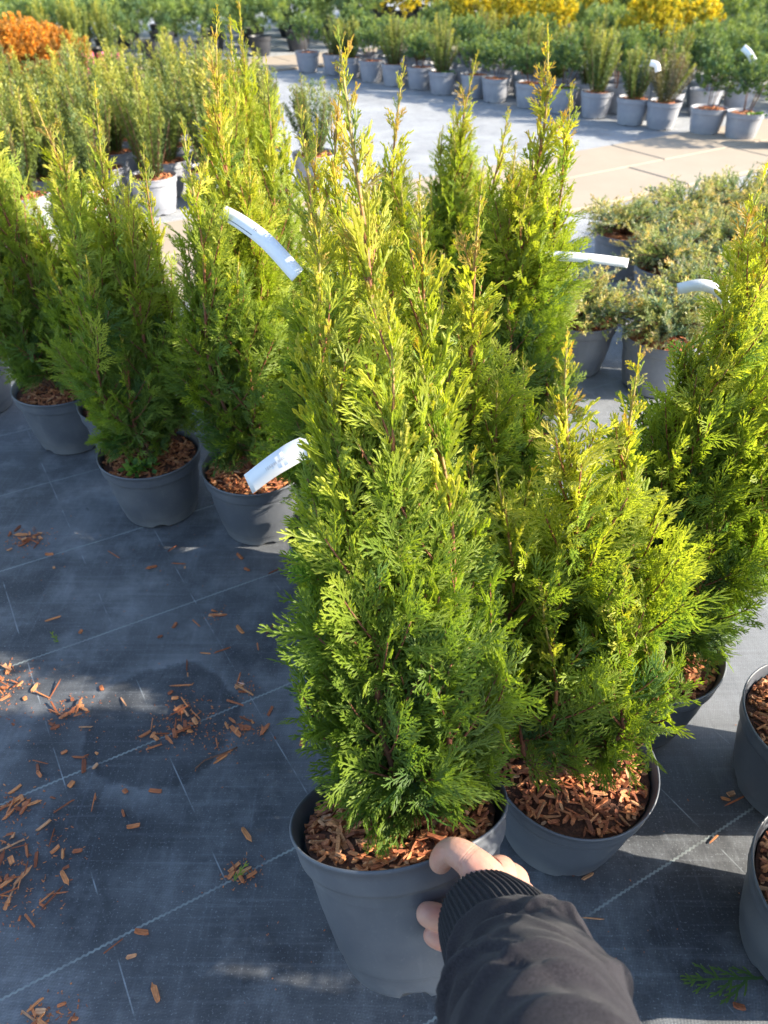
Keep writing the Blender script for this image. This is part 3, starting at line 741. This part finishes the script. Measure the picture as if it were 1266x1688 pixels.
far_row('potted_pine', 'green dwarf pine in the bed at the top right', 'potted pine', 'dwarf pines at the top right', pin2, PINES + GOLD[:1], POT_L, 1.0, .165)

# ------------------------------------------------------------------ loose bark chips on the fabric
CH = []
for i in range(10):
    r = np.random.default_rng(300 + i); mb = MB(); L = [.024, .011, .019, .008, .016, .013, .027, .010, .030, .020][i]
    g_ = chip_geo(r, L, r.uniform(.003, .0085) if i < 8 else .0020, r.uniform(.0014, .0034)); mb.grid(g_, True, True, True, a=r.random()); CH.append(mb.mesh('bark_chip', M['chip'], False))
def chip(x, y, lab, grp, lift=0.0):
    o = obj('bark_chip', CH[int(rng.integers(0, 10))], None, (x, y, .0035 + lift), (U(-.25, .25), U(-.2, .2), U(0, 6.28)), (U(.8, 1.6), U(.7, 1.4), U(.8, 1.3))); tag(o, lab, 'bark chip', grp)
singles = [(-0.822,1.362),(-0.794,1.313),(-0.662,1.359),(-0.525,1.382),(-0.56,1.313),(-0.496,1.327),(-0.479,1.313),(-0.353,1.354),(-0.329,1.307),(-0.263,1.3),(-0.737,1.145),(-0.663,1.107),(-0.462,1.126),(-0.415,1.131),(-0.316,1.114),(-0.25,1.115),(-0.486,1.092),(-0.379,1.045),(-0.344,1.054),(-0.27,1.063),(-0.411,1.012),(-0.404,0.987),(-0.665,0.95),(-0.685,0.937),(-0.572,0.954),(-0.517,0.919),(-0.43,0.943),(-0.413,0.96),(-0.296,0.917),(-0.224,0.897),(-0.207,0.836),(-0.645,0.895),(-0.642,0.867),(-0.633,0.86),(-0.717,0.867),(-0.597,0.806),(-0.536,0.803),(-0.633,0.784),(-0.634,0.771),(-0.627,0.76),(-0.567,0.795),(-0.553,0.798),(-0.551,0.776),(-0.53,0.776),(-0.562,0.74),(-0.585,0.713),(-0.511,0.713),(-0.511,0.704),(-0.461,0.726),(-0.408,0.727),(-0.453,0.684),(-0.429,0.661),(-0.584,0.662),(-0.549,0.62),(-0.534,0.612),(-0.511,0.617),(-0.596,0.618),(-0.521,0.589),(-0.56,0.697),(-0.526,0.542),(-0.538,0.53),(-0.549,0.507),(-0.371,0.491),(-0.408,0.471),(-0.378,0.456),(-0.33,0.408),(-0.233,0.645),(-0.156,0.826),(-0.303,0.79),(-0.296,0.801),(-0.456,0.845),(-0.432,0.816),(-0.653,0.696),(-0.652,0.682),(-0.647,0.71),(-0.64,0.713),(-0.629,0.704),(-0.641,0.633),(-0.635,0.646),(-0.629,0.644)]
for x, y in singles: chip(x, y, 'single bark chip lying loose on the shaded fabric at left', 'scattered bark chips')
for x, y in [(.556, .637), (.617, .721), (.603, .711), (.618, .707), (.325, .51), (.507, .391), (.309, .581), (.33, .575)]: chip(x, y, 'bark chip on the fabric between the right-hand pots', 'bark chips at the right')
clus = [(10, -.397, .906, .028, 'small heap inside the old water ring'), (10, -.38, .867, .025, 'small heap inside the old water ring'), (6, -.416, .84, .03, 'small heap inside the old water ring'),
        (12, -.611, .892, .03, 'loose heap left of the water ring'), (14, -.288, .849, .03, 'loose heap right of the water ring'), (4, -.376, 1.164, .012, 'few chips below the left pots'),
        (4, -.278, .958, .015, 'few chips right of centre on the shaded fabric'), (16, -.903, 1.419, .028, 'heap at the upper left of the fabric'), (26, -.785, .954, .045, 'heap at the left edge level with the water ring'),
        (46, -.625, .575, .055, 'large heap at the lower left edge'), (8, -.233, .58, .018, 'heap around the small sprig on the fabric'), (14, -.475, .372, .022, 'heap at the bottom edge'), (8, -.649, .701, .03, 'chips above the large left heap')]
for n, x, y, s, lab in clus:
    for i in range(n):
        px, py = x + rng.normal() * s * .75, y + rng.normal() * s * .55
        dd = math.hypot(px - x, py - y) / s; chip(px, py, 'bark chip in the ' + lab, 'bark chips in heaps', max(0, U(0, .012) * (1.3 - dd)) if n > 9 else 0)

# crumbs and fibres between the chips, too many to count
cm = MB()
for n, x, y, s_, lab in clus:
    for i in range(int(n * 7)):
        r = rng; px, py = x + rng.normal() * s_ * 1.1, y + rng.normal() * s_ * .9; L = U(.0015, .006)
        g_ = chip_geo(rng, L, U(.0006, .0022), U(.0005, .0014)).reshape(-1, 3) @ rotm(0, 0, U(0, 6.28)).T + np.array([px, py, .0012]); cm.grid(g_.reshape(4, 4, 3), True, True, True, a=U(0, .6))
for i in range(260):
    g_ = chip_geo(rng, U(.001, .004), U(.0006, .002), .001).reshape(-1, 3) @ rotm(0, 0, U(0, 6.28)).T + np.array([U(-.95, .7), U(.3, 1.6), .0012]); cm.grid(g_.reshape(4, 4, 3), True, True, True, a=U(0, .5))
tag(obj('bark_crumbs', cm.mesh('bark_crumbs', M['chip'], False)), 'fine bark crumbs strewn over the ground fabric', 'bark crumbs', kind='stuff')
# fallen sprigs
SP = spray(.095, 501, True, .0032, 1.5); SP[0][:, 2] *= .12; SPm = mesh_np('thuja_sprig', SP[0], SP[1], dict(t=SP[2] * .3 + .05, r=np.full(len(SP[0]), .4)), False, M['thuja'])
o = obj('thuja_sprig', SPm, None, (.552, .425, .010), (0, 0, math.radians(92))); o.scale = (1.25,) * 3; tag(o, 'flat fallen thuja sprig on the fabric at the bottom right', 'thuja sprig')
SP2 = spray(.034, 502, True, .0024, 1.3); SP2[0][:, 2] *= .4; SPm2 = mesh_np('thuja_sprig', SP2[0], SP2[1], dict(t=SP2[2] * .3 + .3, r=np.full(len(SP2[0]), .6)), False, M['thuja'])
o = obj('thuja_sprig', SPm2, None, (-.240, .565, .010), (.2, 0, -.6)); tag(o, 'small green sprig among bark chips near the held pot', 'thuja sprig')
o = obj('thuja_sprig', SPm2, None, (-.70, 1.075, .006), (.1, 0, .8)); tag(o, 'small dull sprig lying alone on the left fabric', 'thuja sprig')
tb = MB(); tb.tube([(-.345, .77, .004), (-.33, .785, .008), (-.30, .80, .006), (-.275, .815, .004)], .0016, 5, a=.1); o = obj('twig', tb.mesh('twig', M['bark'])); tag(o, 'thin bent dark twig on the fabric right of the water ring', 'twig')

# ------------------------------------------------------------------ plant labels (printed plastic strips)
def ribbon(pts, wdir, wd, thick=.0005):
    pts = np.array([Vector(p) for p in pts], float)
    # resample smooth
    k = 24; x = np.linspace(0, len(pts) - 1, k); i = np.clip(x.astype(int), 0, len(pts) - 2); f = (x - i)[:, None]
    P = np.zeros((k, 3))
    for a in range(k):
        j = i[a]; p0, p1, p2, p3 = pts[max(j - 1, 0)], pts[j], pts[j + 1], pts[min(j + 2, len(pts) - 1)]; t_ = f[a]
        P[a] = .5 * ((2 * p1) + (-p0 + p2) * t_ + (2 * p0 - 5 * p1 + 4 * p2 - p3) * t_ ** 2 + (-p0 + 3 * p1 - 3 * p2 + p3) * t_ ** 3)
    T = np.gradient(P, axis=0); T /= np.linalg.norm(T, axis=1, keepdims=True); Wv = np.array(wdir, float); S = Wv - T * (T @ Wv)[:, None]; S /= np.linalg.norm(S, axis=1, keepdims=True)
    N = np.cross(T, S)
    mb = MB(); mb.grid(np.stack([P - S * wd / 2 - N * thick / 2, P + S * wd / 2 - N * thick / 2, P + S * wd / 2 + N * thick / 2, P - S * wd / 2 + N * thick / 2], 1), True, True, True)
    return mb, P, T, S, N
def text_mesh(body, size):
    cu = bpy.data.curves.new('printed_text', 'FONT'); cu.body = body; cu.size = size; cu.extrude = .0001; cu.align_x = 'CENTER'; cu.align_y = 'CENTER'
    to = bpy.data.objects.new('tmp', cu); COL.objects.link(to); bpy.context.view_layer.update()
    me = bpy.data.meshes.new_from_object(to.evaluated_get(bpy.context.evaluated_depsgraph_get())); bpy.data.objects.remove(to); return me
def label_strip(pts, wdir, wd, lab, texts, mat=None):
    pp = np.array(pts, float); wdir = np.cross(pp[-1] - pp[0], pp[len(pp) // 2] - np.array([0, 0, 1.21])) / .2 + np.array(wdir) * .12
    mb, P, T, S, N = ribbon(pts, wdir, wd); me = mb.mesh('plant_label', M['paper'])
    root = obj('plant_label', me); tag(root, lab, 'plant label', 'white strip labels on the plants')
    camv = np.array([0, 0, 1.21])
    for body, fr, off, size, flip, ink in texts:
        k = int(fr * (len(P) - 1)); sgn = 1 if N[k].dot(camv - P[k]) > 0 else -1
        z = N[k] * sgn; x = T[k] * (-1 if flip else 1); y = np.cross(z, x)
        if body.startswith('#'):
            a, b_ = [float(v) for v in body[1:].split(',')]
            tm = MB(); k2 = [int(q * (len(P) - 1)) for q in (a, b_)]; row = range(k2[0], k2[1] + 1)
            tm.grid([[P[q] + N[q] * sgn * .0006 + S[q] * (off - size / 2), P[q] + N[q] * sgn * .0006 + S[q] * (off + size / 2)] for q in row], closed=False)
            obj('printed_line', tm.mesh('printed_line', M[ink]), root); continue
        tmm = text_mesh(body, size); tmm.materials.append(M[ink])
        t_o = obj('printed_text', tmm, root); Mx = Matrix((Vector(x), Vector(y), Vector(z))).transposed().to_4x4(); Mx.translation = Vector(P[k] + z * .0012 + S[k] * off); t_o.matrix_world = Mx
    return root
label_strip([(-.199, .876, .570), (-.150, .880, .608), (-.105, .885, .628), (-.055, .85, .622), (-.010, .76, .600)], (.35, -.45, -.75), .033, 'white strip label bent over beside the held thuja, its printing upside down',
            [('0399 18.59.01', .24, .001, .0062, True, 'ink')])
label_strip([(-.309, 1.452, .790), (-.258, 1.370, .794), (-.202, 1.288, .786), (-.143, 1.205, .758)], (.3, -.2, -1), .027, 'long white strip label slanting down from the tall red-stemmed thuja',
            [('#0.12,0.55', 0, -.008, .0012, False, 'ink_dark'), ('0-31', .55, .004, .008, False, 'ink_dark')])
label_strip([(.265, 1.60, .655), (.33, 1.56, .668), (.42, 1.545, .668), (.515, 1.55, .655)], (0, .9, -1), .019, 'white strip label sticking out level to the right, above the pale junipers', [])
label_strip([(.735, 1.80, .500), (.785, 1.78, .518), (.835, 1.77, .500), (.875, 1.75, .445)], (.1, -.5, -1), .028, 'white strip label arched over the lone juniper at right', [])
label_strip([(2.53, 6.12, .55), (2.56, 6.06, .52), (2.61, 6.03, .455)], (.9, 0, .5), .045, 'white strip label on a shrub at the right end of the front row', [])
label_strip([(1.86, 6.0, .47), (1.90, 5.98, .46), (1.92, 5.98, .42)], (.3, 0, 1), .04, 'small white label on a shrub of the front row, left of the longer one', [])

# ------------------------------------------------------------------ the person: hand, cuff, sleeve
def mat_skin():
    m, t, b = newmat('skin'); q = NT(t); n = q.noise(60, 4, .6, q.coord()); v = q.n('TexVoronoi'); v.inputs['Scale'].default_value = 420
    big = q.noise(38, 3, .5, q.coord()); cc = q.mix(n, (.46, .23, .165), (.57, .335, .25)); q.l(q.mix(q.math('MULTIPLY', q.rng(big, .45, .7), .55), cc, (.50, .18, .135)), b.inputs['Base Color']); b.inputs['Roughness'].default_value = .5
    b.inputs['Subsurface Weight'].default_value = .18; b.inputs['Subsurface Radius'].default_value = (.01, .004, .002); b.inputs['Subsurface Scale'].default_value = .5
    hgt = q.math('ADD', q.math('MULTIPLY', v.outputs[0], .4), q.math('MULTIPLY', q.noise(110, 4, .6, q.coord()), 1.4)); q.bump(hgt, .35, .0010, b); return m
M['skin'] = mat_skin(); M['nail'] = simple('finger_nail', (.72, .45, .40), .3)
def mat_cloth(name, col, fleck):
    m, t, b = newmat(name); q = NT(t); co = q.coord()
    w1 = q.n('TexVoronoi'); w1.inputs['Scale'].default_value = 900; n = q.noise(25, 4, .6, co); f = q.noise(900, 2, .6, co)
    q.l(q.mix(q.math('MULTIPLY', q.rng(f, .35, .7), q.rng(n, .2, .8, .5, 1)), col, fleck), b.inputs['Base Color']); b.inputs['Roughness'].default_value = .9  # paler fibres mixed in by noise all over the cloth
    b.inputs['Sheen Weight'].default_value = .08; b.inputs['Sheen Roughness'].default_value = .5; b.inputs['Specular IOR Level'].default_value = .15
    q.bump(w1.outputs[0], .35, .0008, b); return m
M['cloth'] = mat_cloth('dark_sweatshirt_fabric', (.011, .010, .013), (.042, .038, .045)); M['cuff'] = mat_cloth('ribbed_cuff_fabric', (.009, .009, .013), (.026, .025, .032))

person = empty('person', (.25, -.35, .0), label='person in a dark sweatshirt reaching down to hold the pot rim, arm only in view', cat='person')
def skin_obj(name, chains, parent, mat, lev=2):
    verts = []; edges = []; rad = []; idx = {}
    for ch in chains:
        prev = None
        for (p, r_) in ch:
            k = tuple(round(c, 5) for c in p)
            if k not in idx: idx[k] = len(verts); verts.append(p); rad.append(r_)
            if prev is not None and prev != idx[k]: edges.append((prev, idx[k]))
            prev = idx[k]
    me = bpy.data.meshes.new(name); me.from_pydata(verts, edges, []); o = bpy.data.objects.new(name, me); COL.objects.link(o)
    md = o.modifiers.new('skin', 'SKIN'); md.use_smooth_shade = True
    for i, r_ in enumerate(rad):
        v = me.skin_vertices[0].data[i]; v.radius = (r_, r_) if np.isscalar(r_) else r_
    me.skin_vertices[0].data[0].use_root = True
    sb = o.modifiers.new('sub', 'SUBSURF'); sb.levels = lev; sb.render_levels = lev
    bpy.context.view_layer.update()
    m2 = bpy.data.meshes.new_from_object(o.evaluated_get(bpy.context.evaluated_depsgraph_get())); bpy.data.objects.remove(o)
    m2.polygons.foreach_set('use_smooth', np.full(len(m2.polygons), True)); m2.materials.clear(); m2.materials.append(mat)
    o2 = bpy.data.objects.new(name, m2); COL.objects.link(o2); o2.parent = parent; o2.matrix_parent_inverse = parent.matrix_world.inverted(); return o2
bpy.context.view_layer.update()
W0 = (.124, .318, .447); EL = ((.118, .262, .508), .030)
finger_chains = [
    [EL, (W0, .029), ((.116, .345, .442), .028), ((.118, .358, .436), .024)],
    [(W0, .024), ((.104, .357, .452), .0215), ((.088, .377, .456), .0190), ((.070, .390, .453), .0165), ((.061, .389, .436), .0150), ((.057, .385, .416), .0120)],
    [(W0, .020), ((.118, .372, .446), .0175), ((.124, .380, .420), .0155), ((.108, .378, .396), .0140), ((.090, .374, .390), .0130), ((.076, .371, .390), .0105)],
    [(W0, .022), ((.131, .368, .438), .0185), ((.142, .360, .405), .0160), ((.120, .358, .377), .0150), ((.090, .354, .368), .0150), ((.060, .354, .371), .0160), ((.033, .359, .381), .0140)],
    [(W0, .022), ((.141, .352, .434), .0175), ((.148, .342, .400), .0150), ((.122, .338, .366), .0140), ((.092, .337, .352), .0140), ((.064, .341, .351), .0140), ((.041, .347, .358), .0120)],
    [(W0, .020), ((.146, .336, .428), .0150), ((.146, .326, .400), .0130), ((.124, .320, .368), .0120), ((.104, .322, .350), .0110), ((.086, .326, .344), .0095)],
]
hb = MB()
for ch in finger_chains:
    o_ = skin_obj('tmp_finger', [ch], person, M['skin'], 2); hb.add([v.co[:] for v in o_.data.vertices], [list(p_.vertices) for p_ in o_.data.polygons]); bpy.data.objects.remove(o_)
hm = hb.mesh('hand', M['skin']); ho = bpy.data.objects.new('hand', hm); COL.objects.link(ho)
rm = ho.modifiers.new('r', 'REMESH'); rm.mode = 'VOXEL'; rm.voxel_size = .0009; rm.use_smooth_shade = True
sm = ho.modifiers.new('s', 'SMOOTH'); sm.factor = .5; sm.iterations = 26
bpy.context.view_layer.update()
h2 = bpy.data.meshes.new_from_object(ho.evaluated_get(bpy.context.evaluated_depsgraph_get())); bpy.data.objects.remove(ho)
co = np.zeros(len(h2.vertices) * 3); h2.vertices.foreach_get('co', co); co = co.reshape(-1, 3); nr = np.zeros(len(h2.vertices) * 3); h2.vertices.foreach_get('normal', nr); nr = nr.reshape(-1, 3)
dsp = np.zeros(len(co))
def seg_t(a_, b_):
    a_ = np.array(a_); d_ = np.array(b_) - a_; L_ = np.linalg.norm(d_); t_ = (co - a_) @ d_ / (L_ * L_); rr_ = np.linalg.norm(co - a_ - np.clip(t_, 0, 1)[:, None] * d_, axis=1); return t_ * L_, rr_, L_
for ch in finger_chains[1:]:
    for k_ in range(2, len(ch) - 1):                      # creases across each joint
        s1, r1, L1 = seg_t(ch[k_ - 1][0], ch[k_ + 1][0]); sj = seg_t(ch[k_ - 1][0], ch[k_ + 1][0])[0]; mid_ = (np.array(ch[k_][0]) - np.array(ch[k_ - 1][0])) @ (np.array(ch[k_ + 1][0]) - np.array(ch[k_ - 1][0])) / L1
        near_ = np.exp(-(r1 / (ch[k_][1] * 1.25)) ** 6)
        for off_, am_ in ((-.0022, .0005), (0, .0007), (.0024, .0005)): dsp -= near_ * am_ * np.exp(-((s1 - mid_ - off_) / .00075) ** 2)
    kn = np.array(ch[1][0]); dsp += .0022 * np.exp(-(np.linalg.norm(co - kn, axis=1) / (ch[1][1] * 1.15)) ** 4) * np.clip(nr[:, 2] + .3, 0, 1)
    s1, r1, L1 = seg_t(W0, ch[1][0]); dsp += .0008 * np.exp(-(r1 / .012) ** 2) * np.clip(nr[:, 2], 0, 1)
co += nr * dsp[:, None]; h2.vertices.foreach_set('co', co.ravel()); h2.update()
h2.polygons.foreach_set('use_smooth', np.full(len(h2.polygons), True)); h2.materials.clear(); h2.materials.append(M['skin'])
body = bpy.data.objects.new('hand', h2); COL.objects.link(body); body.parent = person; body.matrix_parent_inverse = person.matrix_world.inverted()
nb = MB(); th_ = np.linspace(0, 2 * np.pi, 14, endpoint=False)
nc = Vector((.0425, .3405, .3475)); nz = Vector((-.25, -.75, -.45)).normalized(); nx = Vector((-1, .2, .2)); nx = (nx - nz * nx.dot(nz)).normalized(); ny = nz.cross(nx)
nb.grid([[tuple(nc + nx * (.0065 * k_ * math.cos(t_)) + ny * (.0048 * k_ * math.sin(t_)) + nz * (.0012 * (1 - k_ * k_))) for t_ in th_] for k_ in (1, .8, .5, .05)], True, False, True)
nl = obj('fingernail', nb.mesh('fingernail', M['nail'])); nl.parent = body; nl.matrix_parent_inverse = body.matrix_parent_inverse

def smooth_path(pts, rad, n):
    pts = np.array(pts); rad = np.array(rad); x = np.linspace(0, len(pts) - 1, n); out = []; rr = []
    for a in x:
        j = min(int(a), len(pts) - 2); t_ = a - j; p0, p1, p2, p3 = pts[max(j - 1, 0)], pts[j], pts[j + 1], pts[min(j + 2, len(pts) - 1)]
        r0, r1, r2, r3 = rad[max(j - 1, 0)], rad[j], rad[j + 1], rad[min(j + 2, len(pts) - 1)]
        cr = lambda a0, a1, a2, a3: .5 * (2 * a1 + (-a0 + a2) * t_ + (2 * a0 - 5 * a1 + 4 * a2 - a3) * t_ ** 2 + (-a0 + 3 * a1 - 3 * a2 + a3) * t_ ** 3)
        out.append(cr(p0, p1, p2, p3)); rr.append(cr(r0, r1, r2, r3))
    return np.array(out), np.array(rr)
def cloth_tube(name, pts, rad, n, m, fn, mat, parent, inner=.0025):
    P, R_ = smooth_path(pts, rad, n); T = np.gradient(P, axis=0); T /= np.linalg.norm(T, axis=1, keepdims=True)
    N = np.cross(T[0], [0, 0, 1.0]); N /= np.linalg.norm(N); th = np.linspace(0, 2 * np.pi, m, endpoint=False); rings = []
    arc = np.concatenate([[0], np.cumsum(np.linalg.norm(np.diff(P, axis=0), axis=1))])
    for i in range(n):
        N = N - T[i] * N.dot(T[i]); N /= np.linalg.norm(N); B_ = np.cross(T[i], N)
        r_ = R_[i] + fn(arc[i], th, i / (n - 1))
        rings.append(P[i] + r_[:, None] * (np.outer(np.cos(th), N) + np.outer(np.sin(th), B_)))
    inn = []
    for i in range(min(10, n)):
        c = P[i]; inn.append(c + (rings[i] - c) * (1 - inner / R_[i] * 1.5))
    mb = MB(); mb.grid(inn[::-1] + rings, True, False, False); o = obj(name, mb.mesh(name, mat)); o.parent = parent; o.matrix_parent_inverse = parent.matrix_world.inverted(); return o
def ribs(s, th, f):
    env = np.sin(np.pi * min(max(f, 0), 1)) ** .5 if 0 < f < 1 else 0
    return .0011 * np.cos(th * 64) + .003 * env + .0006 * np.sin(th * 3 + s * 30)
C0 = (.100, .330, .430); C1 = (.113, .285, .472)
cloth_tube('cuff', [C0, (.106, .309, .450), C1, (.119, .258, .498)], [.046, .0500, .055, .058], 30, 512, ribs, M['cuff'], person)
fr = np.random.default_rng(12)
FOLDS = [(fr.uniform(.0, .95), fr.uniform(0, 6.28), fr.uniform(-.55, .55), fr.uniform(.03, .075), fr.uniform(.004, .011), fr.uniform(.004, .0115) * (1 if fr.random() < .65 else -.8)) for _ in range(95)]
def folds(s, th, f):
    """diagonal ridges and hollows of soft cloth, each with its own place, slant, length and width"""
    w_ = min(1, s / .02); h = np.zeros_like(th)
    for s0, t0, sl, ln, wd, am in FOLDS:
        dt = (np.mod(th - t0 + np.pi, 2 * np.pi) - np.pi) * .07; ds = s - s0 - .25 * dt * dt / .03
        al = dt * math.cos(sl) + ds * math.sin(sl); ac = -dt * math.sin(sl) + ds * math.cos(sl)
        h = h + am * np.exp(-(al / ln) ** 2) * np.exp(-np.abs(ac / wd) ** 1.6)
    h = h + .0016 * np.sin(2 * th + s * 22) + .0010 * np.sin(3 * th - s * 35)
    return h * w_ + .0012 * np.cos(th * 23 + 2 * np.sin(th * 3)) * math.exp(-s / .014)
SL = [(.1155, .274, .482), (.118, .258, .500), (.120, .235, .525), (.119, .201, .562), (.108, .10, .664), (.125, -.02, .80), (.17, -.14, .98), (.215, -.25, 1.18), (.20, -.33, 1.30)]
cloth_tube('sleeve', SL, [.050, .060, .061, .068, .073, .070, .078, .088, .085], 220, 128, folds, M['cloth'], person)
# torso, legs and head behind the camera (out of frame, so the arm belongs to someone)
def loft(name, rows, mat, parent):
    th = np.linspace(0, 2 * np.pi, 40, endpoint=False)
    mb = MB(); mb.grid([[(cx + a * math.cos(t_), cy + b_ * math.sin(t_), z) for t_ in th] for cx, cy, z, a, b_ in rows], True, True, True)
    o = obj(name, mb.mesh(name, mat)); o.parent = parent; o.matrix_parent_inverse = parent.matrix_world.inverted(); return o
M['trousers'] = mat_cloth('dark_trousers_fabric', (.02, .022, .03), (.04, .045, .06)); M['shoe'] = simple('dark_shoe', (.03, .03, .03), .6)
M['hair'] = simple('brown_hair', (.06, .035, .02), .6, .3, 200)
cy = -.46
loft('sweatshirt', [(0, cy, .80, .155, .11), (0, cy, .86, .175, .125), (0, cy, 1.0, .16, .115), (0, cy, 1.15, .18, .125), (0, cy + .01, 1.27, .205, .12), (0, cy + .02, 1.35, .19, .105), (0, cy + .02, 1.40, .11, .08), (0, cy + .03, 1.42, .065, .06)], M['cloth'], person)
for s in (-1, 1):
    loft('trouser_leg', [(s * .10, cy - .01, .06, .055, .06), (s * .10, cy, .30, .062, .07), (s * .095, cy, .48, .07, .08), (s * .09, cy, .70, .09, .105), (s * .08, cy, .82, .085, .11)], M['trousers'], person)
    loft('shoe', [(s * .105, cy + .05, .003, .05, .14), (s * .105, cy + .05, .03, .052, .145), (s * .10, cy + .02, .065, .046, .10), (s * .10, cy, .10, .045, .055)], M['shoe'], person)
skin_obj('head', [[((0, cy + .02, 1.37), .055), ((0, cy + .04, 1.46), .052), ((0, cy + .06, 1.54), (.068, .080)), ((0, cy + .05, 1.62), (.078, .092)), ((0, cy + .05, 1.68), (.062, .075))],
                  [((0, cy + .06, 1.54), (.068, .080)), ((0, cy + .145, 1.565), .018), ((0, cy + .165, 1.552), .011)]], person, M['skin'])
loft('hair', [(0, cy + .015, 1.56, .088, .075), (0, cy + .02, 1.64, .094, .098), (0, cy + .03, 1.70, .088, .10), (0, cy + .04, 1.745, .06, .075), (0, cy + .04, 1.76, .02, .03)], M['hair'], person)
cloth_tube('sleeve', [(-.20, cy + .02, 1.31), (-.235, cy + .03, 1.15), (-.24, cy + .12, 1.02), (-.17, cy + .28, 1.05)], [.075, .07, .06, .045], 60, 64, folds, M['cloth'], person)
